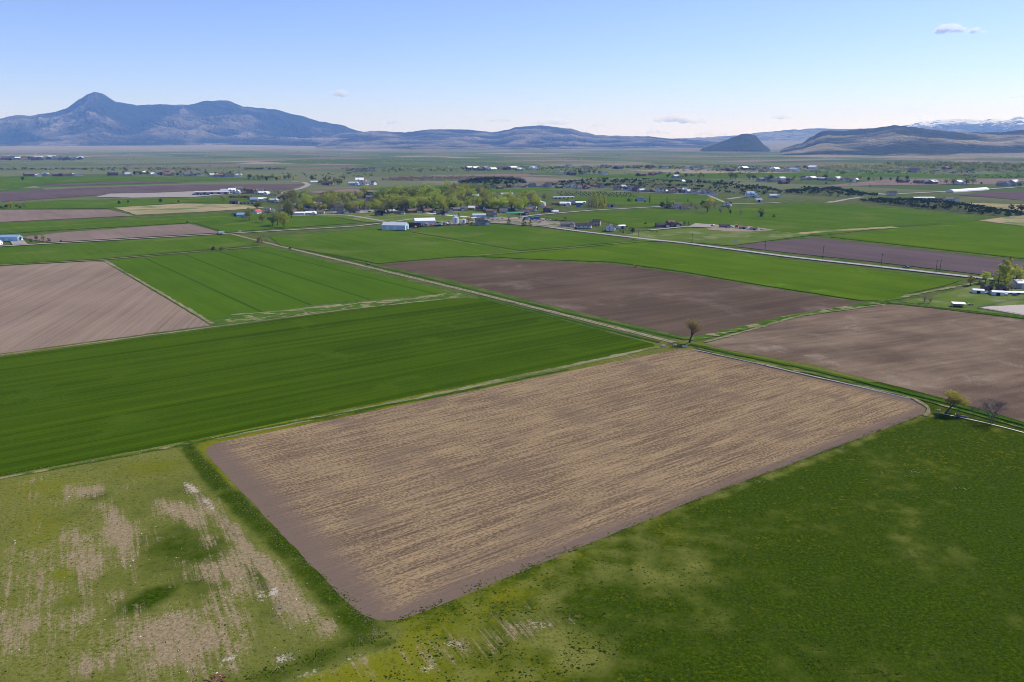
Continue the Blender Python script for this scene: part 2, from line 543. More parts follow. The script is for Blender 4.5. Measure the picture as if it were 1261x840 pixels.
sheet('wheat_field', [(-300, 480), (258, 405), (480, 375), (575, 367), (592, 368), (806, 424), (804, 429), (560, 477), (232, 543), (0, 587), (-300, 643)], m_crop, amp=.5)
sheet('tilled_field', [(-300, 350), (0, 328), (110, 322), (128, 322.5), (260, 401), (0, 435.5), (-300, 478)], m_soil_tan, amp=.5)
TL = [((181, 319), (313, 380)), ((226, 313), (376, 373)), ((270, 310), (440, 364)), ((316, 308), (520, 358))]
m_cropT = field_mat('drilled_grain', (.037, .082, .003), (.062, .116, .006), ang=COL, across=2.5, along=90, fine=.7, band=.5, contrast=.55, fine_amt=.4,
                    lines=[(G(*a), G(*b), 1.7) for a, b in TL], line_col=(.012, .045, .006))
sheet('grain_field', [(134, 321), (318, 306), (332, 305), (425, 328), (540, 356), (555, 361), (490, 366), (400, 373), (340, 384), (275, 391), (262, 396)], m_cropT, amp=1.6)
sheet('grain_field', [(-300, 327), (0, 305), (270, 290), (292, 291), (322, 302), (122, 319.5), (0, 326), (-300, 346)], m_crop2)
sheet('bare_field', [(467, 326.5), (500, 322), (563, 318.5), (653, 321.6), (753, 325), (840, 337), (940, 354), (1062, 373), (1000, 385), (873, 412), (842, 414), (653, 370), (560, 346)], m_soil_dark, amp=1.0)
sheet('grain_field', [(345, 303), (332, 292), (400, 287), (460, 281), (502, 287), (638, 310.5), (576, 315.5), (465, 325), (425, 317)], m_crop2)
sheet('grain_field', [(507, 286), (522, 282), (620, 277), (655, 280), (786, 297), (640, 309)], m_crop2)
sheet('grain_field', [(642, 312), (792, 298.5), (840, 303), (973, 321), (1182, 346), (1165, 352), (1125, 361), (1085, 371), (1062, 371), (940, 352), (840, 335), (753, 323), (653, 319.5), (590, 316)], m_crop3)
ribbon('grass_verge', [(500, 286), (640, 310.5)], 5, m_crop4)
ribbon('grass_verge', [(576, 316), (640, 311), (790, 297.5)], 6, m_crop4)
m_right = field_mat('cultivated_soil', (.088, .063, .046), (.180, .135, .094), ang=rad(24), across=5, along=42, fine=.6, band=1.1, contrast=.75, fine_amt=.55,
                    c3=(.235, .185, .14), patch_scale=48, patch_lo=.56, patch_hi=.78, bd=.1)
sheet('bare_field', [(869, 423), (980, 391), (1092, 375.5), (1112, 375), (1261, 394), (1560, 434), (1560, 608), (1261, 520), (1160, 490), (1000, 449), (890, 430)], m_right, amp=.6)
sheet('dark_field', [(905, 304), (935, 299), (1005, 293.5), (1261, 323), (1560, 358), (1560, 378), (1300, 350), (1187, 336), (1073, 322.5), (973, 312)], m_soil_purple)
sheet('grain_field', [(1020, 292), (1110, 281), (1205, 273), (1261, 280), (1560, 316), (1560, 354), (1261, 319)], m_crop3)
sheet('grain_field', [(850, 269), (880, 258), (1000, 251), (1100, 257), (1213, 267), (1190, 275), (1110, 279), (1015, 290), (960, 291), (940, 283), (870, 276)], m_crop2)
ribbon('grass_verge', [(950, 291), (1020, 285), (1102, 280)], 14, m_dry, amp=2)
sheet('meadow', [(1206, 272), (1261, 264), (1500, 270), (1500, 300), (1261, 279)], m_dry)
sheet('meadow', [(786, 297), (765, 289), (810, 284), (880, 280), (945, 284), (1000, 290), (930, 299), (900, 303), (850, 299)], m_crop4)
sheet('grain_field', [(668, 272), (725, 262.5), (812, 257), (862, 263), (872, 272), (870, 277), (820, 280), (780, 281), (735, 271)], m_crop2)
sheet('bare_field', [(24, 293), (80, 286.5), (150, 281.5), (233, 276), (272, 287), (60, 299)], m_soil_mid)
sheet('grain_field', [(-300, 312), (0, 289), (60, 284.5), (233, 275), (240, 275), (278, 287), (300, 285), (440, 275), (410, 267), (300, 262), (150, 270), (0, 276), (-300, 291)], m_crop2)
ribbon('grass_verge', [(-60, 287), (0, 283.5), (150, 273.5), (290, 266)], 5, m_crop4)
sheet('bare_field', [(-300, 262), (0, 259), (133, 258.5), (165, 266), (0, 274), (-300, 286)], m_soil_mid)
sheet('dry_pasture', [(140, 256), (225, 251), (290, 252), (330, 256), (240, 262), (168, 265)], m_dry, amp=2)
sheet('meadow', [(-60, 258), (0, 252), (70, 247), (300, 243), (310, 250), (225, 250), (130, 257)], m_crop2)
sheet('dark_field', [(-300, 240), (0, 237), (110, 231), (230, 227.5), (376, 227), (355, 234), (300, 235), (130, 240), (0, 249), (-300, 268)], m_soil_purple)
sheet('dark_field', [(45, 227), (200, 223), (250, 224), (80, 228.5)], m_soil_purple)
sheet('meadow', [(-200, 222), (0, 217.5), (250, 218), (330, 221), (240, 223), (60, 226), (0, 236), (-200, 240)], m_crop2)
sheet('meadow', [(330, 262), (480, 258), (610, 262), (640, 268), (560, 275), (450, 274), (415, 268)], m_crop4)
sheet('grain_field', [(425, 237), (470, 231), (600, 227), (700, 233), (640, 238), (500, 239)], m_crop2)
sheet('grain_field', [(690, 245), (760, 240), (850, 240), (905, 250), (840, 252), (760, 253)], m_crop2)
sheet('bare_field', [(1005, 230), (1100, 220.5), (1300, 220), (1300, 226), (1120, 228)], m_soil_mid)
sheet('dark_field', [(1175, 240), (1215, 237), (1261, 236), (1500, 238), (1500, 256), (1261, 247)], m_soil_purple)
sheet('bare_field', [(1140, 256), (1185, 250), (1261, 252), (1400, 258), (1261, 260)], m_dry)
sheet('meadow', [(700, 216), (830, 214), (1000, 213), (1150, 214), (1150, 217), (880, 220), (720, 219)], m_crop2)
sheet('meadow', [(1100, 218), (1300, 212), (1400, 214), (1300, 219)], m_crop2)
sheet('bare_field', [(520, 216), (640, 214.5), (700, 217), (560, 219)], m_soil_mid)
sheet('bare_field', [(375, 237), (430, 233), (470, 235.5), (420, 240)], m_soil_mid)
sheet('arena', [(1203, 379), (1240, 371), (1330, 366), (1420, 380), (1330, 397), (1261, 388.5)], plain('raked_sand', (.36, .32, .29), .95, .05, .08, .4), amp=.2)
sheet('meadow', [(1110, 372), (1160, 362), (1200, 352), (1330, 362), (1330, 372), (1210, 378), (1203, 381), (1261, 390), (1150, 378)], m_crop4)

# verges, tracks, ditches
ribbon('grass_verge', [(812, 427), (560, 481), (262, 541)], 3.4, m_verge_dry, amp=.8)
ribbon('grass_verge', [(232, 547), (300, 532), (560, 484), (700, 455)], 1.8, m_verge_lush, amp=.5)
ribbon('grass_verge', [(-60, 601), (0, 590), (232, 547)], 1.5, m_verge, amp=.5)
ribbon('dirt_track', [(-200, 465), (0, 437.8), (262, 403), (430, 381), (570, 366)], 2.8, m_verge_dry, amp=.5)
sheet('weedy_strip', [(262, 397), (300, 389), (400, 376), (470, 370), (545, 363), (582, 361), (570, 366), (430, 380), (262, 402)], m_verge, amp=1.2)
for q, w in (([(285, 388), (350, 383), (420, 375)], 3.5), ([(470, 371), (510, 368), (550, 362)], 4), ([(400, 379), (440, 374)], 3)):
    ribbon('weedy_strip', q, w, m_verge_dry, amp=1.4)
ribbon('grass_verge', [(129, 321), (195, 359), (262, 399)], 2.6, m_verge_dry, amp=.8)
ribbon('grass_verge', [(0, 327), (122, 320.8), (200, 314), (325, 304)], 3.0, m_verge_dry, amp=.8)
ribbon('dirt_track', [(284, 288), (350, 304.5), (420, 321), (586, 361), (700, 389.5), (830, 422)], 4.2, m_dirt, amp=.35)
ribbon('track_grass', [(450, 328), (586, 361), (700, 389.5), (826, 421)], .9, m_verge, amp=.35)
ribbon('grass_verge', [(340, 300), (425, 319), (586, 357.5), (700, 386), (845, 419)], 2.6, m_verge_lush, amp=.5)
ribbon('grass_verge', [(590, 366.5), (700, 394), (812, 422)], 2.6, m_verge_lush, amp=.5)
ribbon('country_road', [(-200, 317), (0, 304), (60, 300.5), (282, 288), (440, 279), (480, 274), (510, 270)], 6.5, m_gravel, amp=.3)
ribbon('highway', [(600, 272), (657, 277.5), (711, 285), (800, 295.5), (840, 299.5), (973, 317), (1073, 328), (1188, 341), (1330, 356), (1600, 386)], 8.5, m_asphalt, amp=.1)
ribbon('village_road', [(630, 270), (655, 265.5), (727, 259.5), (812, 255), (835, 253)], 7.5, m_asphalt, amp=.2)
ribbon('village_road', [(400, 259), (500, 260), (550, 265.5), (600, 270), (650, 276)], 9, m_concrete, amp=1.0)
ribbon('village_road', [(330, 268), (370, 266), (410, 264.5), (425, 264.8), (450, 269), (475, 273.5)], 7, m_gravel, amp=.5)
sheet('gravel_lot', [(468, 284), (515, 279.5), (600, 275), (655, 278.5), (705, 283), (712, 280.5), (690, 274), (668, 271), (640, 267), (600, 269), (560, 271), (530, 276), (490, 277)], m_yard, amp=1.5)
sheet('gravel_lot', [(400, 262), (440, 259.5), (480, 259.5), (490, 261), (440, 263)], m_gravel, amp=1.5)
ribbon('village_road', [(343, 246), (347, 240), (352, 236.5), (372, 232), (380, 228), (374, 224.5), (360, 224)], 14, m_gravel, amp=.5)
sheet('driveway', [(848, 280), (856, 275.5), (890, 278), (885, 281)], m_gravel, amp=.5)
ribbon('driveway', [(800, 284), (850, 279), (890, 279)], 8, m_gravel)
sheet('building_site', [(868, 283), (890, 277.5), (920, 279), (955, 284), (925, 286), (900, 286)], m_dirt, amp=2)
ribbon('country_road', [(895, 251.5), (935, 251), (960, 250)], 10, m_gravel)
ribbon('country_road', [(895, 246), (912, 243), (930, 242)], 12, m_gravel)
ribbon('country_road', [(1020, 250), (1060, 243), (1080, 239), (1085, 238.5)], 12, m_gravel, amp=3)
ribbon('country_road', [(900, 253), (870, 240), (690, 234), (600, 232)], 7, m_gravel)
ribbon('country_road', [(1085, 240), (1170, 236), (1250, 231), (1400, 225)], 16, m_gravel)
ribbon('driveway', [(25, 302), (20, 296), (14, 294)], 14, m_gravel)
sheet('feed_yard', [(118, 243), (135, 239), (190, 238), (290, 234), (300, 238), (240, 243), (165, 244)], m_gravel, amp=3)
ribbon('dirt_track', [(858, 432), (930, 447), (1000, 464), (1120, 489), (1143, 500), (1147, 508), (1139, 513)], 1.9, m_track2, amp=.5)
ribbon('grass_verge', [(850, 424), (893, 434), (1000, 455.5), (1155, 493), (1261, 523), (1400, 566)], 3.4, m_verge_lush, amp=.5)
ribbon('grass_verge', [(855, 428), (893, 438.5), (1000, 461), (1130, 491), (1261, 528), (1400, 571)], 1.6, m_verge, amp=.4)
ribbon('grass_verge', [(850, 419), (873, 414), (980, 389), (1075, 374), (1110, 366)], 6.5, m_verge, amp=1.2)
ribbon('grass_verge', [(868, 422), (985, 389.5), (1090, 375)], 2.4, m_verge_dry, amp=.9)
ribbon('grass_verge', [(1092, 373), (1150, 379.5), (1261, 392), (1400, 411)], 4, m_verge_lush, amp=.5)
ribbon('grass_verge', [(1110, 366), (1150, 358.5), (1215, 346)], 4, m_verge_dry, amp=1.3)
ribbon('water_ditch', [(1161, 510.5), (1190, 516), (1215, 521.5), (1261, 533.5), (1420, 577)], .8, m_concrete, amp=.05)

# ================================================================== OBJECTS
def leaf_mat(name, col, var=.25, trans=.5, objvar=.18):
    s = NT(name)
    tc = s.n('ShaderNodeTexCoord').outputs['Object']
    nz = s.noise(tc, .9, 3, .6)
    c = s.mix(s.ramp(nz, .3, .7), tuple(x * (1 - var) for x in col), tuple(min(1, x * (1 + var * 1.4)) for x in col))
    oi = s.n('ShaderNodeObjectInfo').outputs['Random']
    hs = s.n('ShaderNodeHueSaturation')
    s.set(hs.inputs['Color'], c)
    s.set(hs.inputs['Value'], s.math('MULTIPLY_ADD', oi, objvar * 2, 1 - objvar))
    s.set(hs.inputs['Hue'], s.math('MULTIPLY_ADD', oi, .04, .48))
    d = s.n('ShaderNodeBsdfDiffuse'); t = s.n('ShaderNodeBsdfTranslucent'); mx = s.n('ShaderNodeMixShader')
    s.set(d.inputs['Color'], hs.outputs[0]); s.set(t.inputs['Color'], hs.outputs[0])
    mx.inputs[0].default_value = trans
    s.t.links.new(d.outputs[0], mx.inputs[1]); s.t.links.new(t.outputs[0], mx.inputs[2])
    s.t.links.new(mx.outputs[0], s.out.inputs['Surface'])
    return s.m


LM = {'fresh': leaf_mat('spring_leaves', (.36, .40, .055)), 'green': leaf_mat('green_leaves', (.16, .20, .04)),
      'olive': leaf_mat('olive_leaves', (.25, .25, .075)), 'dark': leaf_mat('conifer_needles', (.022, .038, .016), objvar=.12),
      'bud': leaf_mat('budding_twigs', (.22, .18, .13)), 'gold': leaf_mat('golden_leaves', (.42, .34, .04)),
      'lone': leaf_mat('sparse_young_leaves', (.30, .24, .08), objvar=0),
      'near': leaf_mat('young_leaves', (.38, .34, .07), objvar=0)}
m_bark = plain('bark', (.075, .06, .048), .95, .05, .25, 6)
m_greybark = plain('grey_bark', (.14, .12, .11), .95, .05, .25, 6)
WORD = {'fresh': 'pale spring green', 'green': 'mid green', 'olive': 'dull olive', 'dark': 'dark green', 'bud': 'half bare', 'gold': 'golden yellow'}


class Mesh:
    def __init__(s): s.v = []; s.f = []
    def tube(s, p0, p1, r0, r1, n=5):
        d = (p1 - p0)
        if d.length < 1e-6: return
        d.normalize()
        a = d.orthogonal().normalized(); b = d.cross(a)
        i = len(s.v)
        for p, r in ((p0, r0), (p1, r1)):
            for k in range(n):
                t = 2 * math.pi * k / n
                s.v.append(p + a * (math.cos(t) * r) + b * (math.sin(t) * r))
        for k in range(n):
            s.f.append((i + k, i + (k + 1) % n, i + n + (k + 1) % n, i + n + k))
        s.f.append(tuple(i + n + k for k in range(n)))
        s.f.append(tuple(i + n - 1 - k for k in range(n)))
    def leaf(s, c, size, rr):
        a = V((rr.gauss(0, 1), rr.gauss(0, 1), rr.gauss(0, .8))).normalized()
        b = a.orthogonal().normalized(); b = (b * math.cos(rr.random() * 6) + a.cross(b) * math.sin(rr.random() * 6)).normalized()
        i = len(s.v); sz = size * rr.uniform(.6, 1.3)
        s.v += [c - a * sz, c + b * sz * .7, c + a * sz, c - b * sz * .6 + a.cross(b) * sz * .3]
        s.f.append((i, i + 1, i + 2, i + 3))
    def box(s, x0, x1, y0, y1, z0, z1, rot=0.0, at=(0, 0, 0)):
        i = len(s.v)
        c_, s_ = math.cos(rot), math.sin(rot)
        for z in (z0, z1):
            for x, y in ((x0, y0), (x1, y0), (x1, y1), (x0, y1)):
                s.v.append(V((at[0] + x * c_ - y * s_, at[1] + x * s_ + y * c_, at[2] + z)))
        s.f += [(i + 3, i + 2, i + 1, i), (i + 4, i + 5, i + 6, i + 7)] + [(i + k, i + (k + 1) % 4, i + 4 + (k + 1) % 4, i + 4 + k) for k in range(4)]
    def poly(s, pts, thick):
        """closed slab from a convex face list of points extruded along -normal"""
        pts = [V(p) for p in pts]; n = (pts[1] - pts[0]).cross(pts[2] - pts[0]).normalized()
        i = len(s.v); k = len(pts)
        s.v += pts + [p - n * thick for p in pts]
        s.f.append(tuple(range(i, i + k))); s.f.append(tuple(range(i + 2 * k - 1, i + k - 1, -1)))
        for j in range(k):
            j2 = (j + 1) % k
            s.f.append((i + j, i + k + j, i + k + j2, i + j2))
    def data(s, name, mat):
        me = bpy.data.meshes.new(name); me.from_pydata([tuple(v) for v in s.v], [], s.f); me.update(); me.materials.append(mat); return me
    def obj(s, name, mat, parent=None):
        o = bpy.data.objects.new(name, s.data(name, mat)); C.objects.link(o)
        if parent is not None: o.parent = parent
        return o


# ---- village trees: unit height 10 m
def tree_meshes(shape, seed, n_clump, n_leaf, leaf):
    rr = random.Random(seed)
    t, c = Mesh(), Mesh()
    clumps = []
    if shape == 'round':
        for _ in range(n_clump):
            a = rr.uniform(0, 6.283); z = rr.uniform(-1, 1); q = rr.random() ** .4
            r = math.sqrt(1 - z * z) * q
            wob = 1 + .35 * noise.noise(V((math.cos(a) * 1.3, math.sin(a) * 1.3, z * 1.5 + seed)))
            clumps.append((V((math.cos(a) * r * 3.5 * wob, math.sin(a) * r * 3.5 * wob, 6.1 + z * q * 3.6 * wob)), rr.uniform(.55, 1.15)))
        th = 4.5
    elif shape == 'tall':
        for _ in range(n_clump):
            z = rr.uniform(0, 1); a = rr.uniform(0, 6.283); r = rr.random() ** .5 * 1.6 * math.sin(math.pi * min(1, (z + .12) / 1.1)) ** .7
            clumps.append((V((math.cos(a) * r, math.sin(a) * r, 1.3 + z * 8.5)), rr.uniform(.4, .8)))
        th = 7
    elif shape == 'spire':
        for _ in range(n_clump):
            z = rr.random() ** 1.3; a = rr.uniform(0, 6.283); r = rr.random() ** .4 * 1.0 * (1 - z) ** .6
            clumps.append((V((math.cos(a) * r, math.sin(a) * r, .5 + z * 9.3)), rr.uniform(.25, .5)))
        th = 8
    elif shape == 'cone':
        for _ in range(n_clump):
            z = rr.random() ** 1.4; a = rr.uniform(0, 6.283); r = rr.random() ** .35 * 2.6 * (1 - z) ** .85
            clumps.append((V((math.cos(a) * r, math.sin(a) * r, .8 + z * 8.9)), rr.uniform(.3, .7) * (1.2 - z * .7)))
        th = 8
    else:   # bush
        for _ in range(n_clump):
            a = rr.uniform(0, 6.283); z = rr.random(); r = rr.random() ** .5 * math.sqrt(max(0, 1 - z * z * .8))
            clumps.append((V((math.cos(a) * r * 7, math.sin(a) * r * 5, .6 + z * 8)), rr.uniform(1.0, 2.2)))
        th = 2.5
    if shape == 'round':
        segs = [(V((0, 0, -.3)), V((.1, .05, 2.6)), .34, .26), (V((.1, .05, 2.6)), V((.05, 0, th + 1)), .26, .12)]
        for k in range(5):
            a = k * 1.26 + rr.random()
            e = V((math.cos(a) * 2.3, math.sin(a) * 2.3, 5.4 + rr.random() * 1.6))
            segs.append((V((.1, .05, 2.2 + .3 * k)), e, .15, .04))
    elif shape == 'bush':
        segs = [(V((rr.uniform(-.5, .5), rr.uniform(-.5, .5), -.2)), V((rr.uniform(-3, 3), rr.uniform(-3, 3), rr.uniform(3, 6))), .3, .08) for k in range(5)]
    else:
        segs = [(V((0, 0, -.3)), V((0, 0, th)), .26, .05)]
    for sg in segs: t.tube(*sg, 5)
    for cc, cr in clumps:
        for _ in range(n_leaf):
            d = V((rr.gauss(0, 1), rr.gauss(0, 1), rr.gauss(0, .8))).normalized() * cr * rr.random() ** .33
            c.leaf(cc + d, leaf, rr)
    return t, c


SHAPES = {'round': [(s_, 60, 17, .34) for s_ in (1, 2, 3, 4)], 'tall': [(s_, 56, 15, .27) for s_ in (5, 6)], 'spire': [(7, 44, 12, .2)],
          'cone': [(s_, 60, 12, .26) for s_ in (8, 9)], 'bush': [(s_, 30, 14, .7) for s_ in (10, 11)]}
TREE_CACHE = {}


def tree_proto(shape, kind, v):
    key = (shape, kind, v)
    if key not in TREE_CACHE:
        sd, nc, nl, lf = SHAPES[shape][v]
        if kind == 'bud': nl = int(nl * .85); lf *= .72
        t, c = tree_meshes(shape, sd, nc, nl, lf)
        TREE_CACHE[key] = (t.data('trunk', m_greybark if kind == 'bud' else m_bark), c.data('crown', LM[kind]))
    return TREE_CACHE[key]


def tree(px, py, hpx, shape, kind, label, group=None, name=None, wide=1.0):
    g = G(px, py)
    h = hpx * mpp(px, py)
    v = R.randrange(len(SHAPES[shape]))
    tm, cm = tree_proto(shape, kind, v)
    nm = name or {'round': 'tree', 'tall': 'poplar_tree', 'spire': 'cypress_tree', 'cone': 'conifer_tree', 'bush': 'shrub'}[shape]
    s_ = h / 10.0
    o = empty(nm, (g.x, g.y, .0 if g.y < 700 else .4), R.uniform(0, 6.28), 1)
    o.scale = (s_ * wide * R.uniform(.9, 1.1), s_ * wide * R.uniform(.9, 1.1), s_)
    for n_, me in (('trunk', tm), ('crown', cm)):
        c = bpy.data.objects.new(n_, me); C.objects.link(c); c.parent = o
    tag(o, label, {'bush': 'shrub'}.get(shape, 'tree'), group)
    return o


# ---- buildings
def wmat(name, col): return plain(name, col, .8, .2, .06, .7)
MW = {'white': wmat('white_siding', (.72, .70, .66)), 'tan': wmat('tan_siding', (.45, .36, .27)), 'grey': wmat('grey_siding', (.36, .36, .37)), 'brick': wmat('red_brick', (.28, .13, .09)),
      'blue': plain('pale_blue_metal', (.42, .60, .72), .45, .4, .05, .5), 'metal': plain('pale_metal', (.62, .65, .68), .45, .4, .05, .5), 'cream': wmat('cream_siding', (.66, .58, .44)), 'brown': wmat('brown_siding', (.17, .12, .09))}
MR = {'grey': plain('grey_shingles', (.13, .125, .13), .9, .1, .15, 3), 'dark': plain('dark_shingles', (.055, .052, .058), .9, .1, .15, 3), 'brown': plain('brown_shingles', (.15, .10, .075), .9, .1, .15, 3),
      'white': plain('white_metal_roof', (.74, .74, .74), .7, .15, .03, .5), 'blue': plain('blue_metal_roof', (.20, .32, .50), .7, .15, .05, .5), 'red': plain('red_metal_roof', (.42, .05, .05), .5, .4, .05, .5),
      'green': plain('green_metal_roof', (.08, .36, .20), .5, .4, .05, .5), 'silver': plain('silver_metal_roof', (.40, .43, .48), .65, .2, .05, .5)}
m_glass = plain('window_glass', (.04, .05, .07), .12, .6, .05, 1)
m_trim = plain('white_trim', (.74, .73, .71), .7, .2, .04, 1)
m_door = plain('door_paint', (.22, .09, .06), .6, .3, .05, 1)
m_darkint = plain('dark_interior', (.02, .02, .022), .9, .1, .05, 1)


def gable(wm, rm, x0, x1, y0, y1, h, rise, axis='x', ov=.5, th=.18):
    """walls with gable ends into wm, roof slabs into rm"""
    if axis == 'x':
        yc = (y0 + y1) / 2
        i = len(wm.v)
        for x in (x0, x1):
            wm.v += [V((x, y0, 0)), V((x, y1, 0)), V((x, y1, h)), V((x, yc, h + rise)), V((x, y0, h))]
        wm.f += [(i + 4, i + 3, i + 2, i + 1, i), (i + 5, i + 6, i + 7, i + 8, i + 9), (i, i + 5, i + 9, i + 4), (i + 2, i + 7, i + 6, i + 1)]
        k = rise / (yc - y0)
        X0, X1 = x0 - ov, x1 + ov
        rm.poly([(X0, y0 - ov, h - ov * k + .2), (X1, y0 - ov, h - ov * k + .2), (X1, yc, h + rise + .2), (X0, yc, h + rise + .2)], th)
        rm.poly([(X1, y1 + ov, h - ov * k + .2), (X0, y1 + ov, h - ov * k + .2), (X0, yc, h + rise + .2), (X1, yc, h + rise + .2)], th)
    else:
        xc = (x0 + x1) / 2
        i = len(wm.v)
        for y in (y0, y1):
            wm.v += [V((x0, y, 0)), V((x1, y, 0)), V((x1, y, h)), V((xc, y, h + rise)), V((x0, y, h))]
        wm.f += [(i, i + 1, i + 2, i + 3, i + 4), (i + 9, i + 8, i + 7, i + 6, i + 5), (i + 1, i + 6, i + 7, i + 2), (i + 5, i, i + 4, i + 9)]
        k = rise / (xc - x0)
        Y0, Y1 = y0 - ov, y1 + ov
        rm.poly([(x0 - ov, Y1, h - ov * k + .2), (x0 - ov, Y0, h - ov * k + .2), (xc, Y0, h + rise + .2), (xc, Y1, h + rise + .2)], th)
        rm.poly([(x1 + ov, Y0, h - ov * k + .2), (x1 + ov, Y1, h - ov * k + .2), (xc, Y1, h + rise + .2), (xc, Y0, h + rise + .2)], th)


def house_proto(style, wall, roof):
    """list of (name, mesh, children) around the origin, front towards -Y"""
    wm, rm = Mesh(), Mesh(); parts = []
    def win(x, y, z, w, h, axis='y', sgn=-1):
        f, p = Mesh(), Mesh()
        if axis == 'y':
            f.box(x - w / 2 - .1, x + w / 2 + .1, y - .07, y + .04, z - .1, z + h + .1); p.box(x - w / 2, x + w / 2, y - .05 if sgn > 0 else y - .10, y + .07 if sgn > 0 else y, z, z + h)
        else:
            f.box(x - .06, x + .06, y - w / 2 - .1, y + w / 2 + .1, z - .1, z + h + .1); p.box(x - .09, x + .09, y - w / 2, y + w / 2, z, z + h)
        parts.append(('window', f.data('window', m_trim), [('pane', p.data('pane', m_glass))]))
    def box_part(name, mat, *b):
        q = Mesh(); q.box(*b); parts.append((name, q.data(name, mat), []))
    if style == 'ranch':
        gable(wm, rm, -8, 8, -4.5, 4.5, 2.9, 2.1)
        gable(wm, rm, 2.5, 8.01, -8, 0, 2.85, 1.9, 'y')
        for x in (-6.3, -3.4): win(x, -4.5, 1, 1.6, 1.2)
        for x in (-5, 0, 5): win(x, 4.5, 1, 1.6, 1.2, sgn=1)
        win(-8, 0, 1, 1.6, 1.2, 'x'); win(8, 2, 1, 1.4, 1.2, 'x')
        box_part('door', m_door, -1.2, -.2, -4.58, -4.44, 0, 2.1)
        box_part('garage_door', m_trim, 3.2, 7.3, -8.08, -7.94, 0, 2.3)
        box_part('chimney', MW['brick'], -3.4, -2.6, .4, 1.2, 3.2, 6.0)
    elif style == 'two':
        gable(wm, rm, -7, 3, -4.5, 4.5, 5.6, 2.6)
        gable(wm, rm, 2.99, 9.5, -6.5, 2.5, 3.0, 2.4, 'y')
        gable(wm, rm, -5.5, -1.5, -6.2, 0, 5.0, 1.8, 'y')
        for z in (1, 3.7):
            win(.8, -4.5, z, 1.5, 1.3); win(-3.5, -6.2, z, 1.6, 1.2); win(-7, 0, z, 1.5, 1.3, 'x')
            for x in (-5, -1.5): win(x, 4.5, z, 1.5, 1.3, sgn=1)
        win(9.5, -2, 1, 1.5, 1.2, 'x')
        box_part('door', m_door, -.9, .1 - .2, -4.58, -4.44, 0, 2.1)
        box_part('garage_door', m_trim, 3.8, 8.7, -6.58, -6.44, 0, 2.4)
        box_part('chimney', MW['brick'], 1.2, 2.0, 1, 1.8, 6, 9)
    elif style == 'cottage':
        gable(wm, rm, -5.5, 5.5, -4, 4, 2.9, 2.6)
        for x in (-3.5, 3.5): win(x, -4, 1, 1.4, 1.2)
        for x in (-2.5, 2.5): win(x, 4, 1, 1.4, 1.2, sgn=1)
        win(-5.5, 0, 1, 1.4, 1.2, 'x'); win(5.5, 0, 1, 1.4, 1.2, 'x')
        box_part('door', m_door, -.5, .5, -4.08, -3.94, 0, 2.1)
        box_part('chimney', MW['brick'], 1.6, 2.3, .4, 1.1, 4, 6.6)
    elif style == 'shed':
        gable(wm, rm, -5, 5, -3.5, 3.5, 3.2, 1.1, ov=.25)
        box_part('door', m_darkint, -1.6, 1.6, -3.57, -3.45, 0, 2.7)
    elif style == 'barn':
        gable(wm, rm, -16, 16, -9, 9, 5.2, 2.6, ov=.35)
        for x in (-8, 2): box_part('door', m_trim, x - 2.2, x + 2.2, -9.09, -8.95, 0, 4.2)
        box_part('door', m_darkint, 15.95, 16.09, -2.4, 2.4, 0, 4.4)
    elif style == 'long':
        gable(wm, rm, -30, 30, -6, 6, 3.2, 1.8, ov=.4)
        for x in range(-24, 25, 12): box_part('door', m_darkint, x - 2.5, x + 2.5, -6.08, -5.95, 0, 2.7)
    elif style == 'mini':    # far away: walls and roof
        gable(wm, rm, -7, 7, -4.5, 4.5, 3.2, 2.3)
        gable(wm, rm, 2, 7.5, -7, 0, 3.1, 1.9, 'y')
    return [('wall', wm.data('wall', MW[wall]), []), ('roof', rm.data('roof', MR[roof]), [])] + parts


HP = {}
def building(px, py, style, wall, roof, label, rot=None, sc=1.0, name=None, cat=None, group=None, sxyz=None):
    key = (style, wall, roof)
    if key not in HP: HP[key] = house_proto(*key)
    g = G(px, py)
    if rot is None: rot = R.choice([ROW, COL, ROW + math.pi, COL + math.pi]) + R.uniform(-.05, .05)
    o = empty(name or {'barn': 'barn', 'shed': 'shed', 'long': 'livestock_shed'}.get(style, 'house'), (g.x, g.y, 0.0 if g.y < 700 else .5), rot, sc)
    if sxyz: o.scale = sxyz
    for n_, me, ch in HP[key]:
        c = bpy.data.objects.new(n_, me); C.objects.link(c); c.parent = o
        for n2, me2 in ch:
            d = bpy.data.objects.new(n2, me2); C.objects.link(d); d.parent = c
    tag(o, label, cat or {'barn': 'barn', 'shed': 'shed', 'long': 'livestock shed'}.get(style, 'house'), group)
    return o


RN = {'grey': 'grey roof', 'dark': 'dark roof', 'brown': 'brown roof', 'white': 'white metal roof', 'blue': 'blue roof', 'red': 'red roof', 'green': 'green roof', 'silver': 'silver metal roof'}
ORD = ['first', 'second', 'third', 'fourth', 'fifth', 'sixth', 'seventh', 'eighth', 'ninth', 'tenth', 'eleventh', 'twelfth', 'thirteenth', 'fourteenth', 'fifteenth', 'sixteenth', 'seventeenth', 'eighteenth', 'nineteenth', 'twentieth']
ORD += ['twenty-' + w_ for w_ in ORD[:9]] + ['thirtieth'] + ['thirty-' + w_ for w_ in ORD[:9]] + ['fortieth'] + ['forty-' + w_ for w_ in ORD[:9]] + ['fiftieth'] + ['fifty-' + w_ for w_ in ORD[:9]]

# --- buildings placed one by one
B = building
B(487, 283, 'barn', 'blue', 'silver', 'long pale blue metal shed at the left end of the farm yard', rot=rad(-8), sxyz=(.95, 1.0, 1.15))
B(523, 277.5, 'barn', 'metal', 'white', 'large white metal barn behind the open shed in the farm yard', rot=rad(12), sxyz=(.85, .9, 1.2))


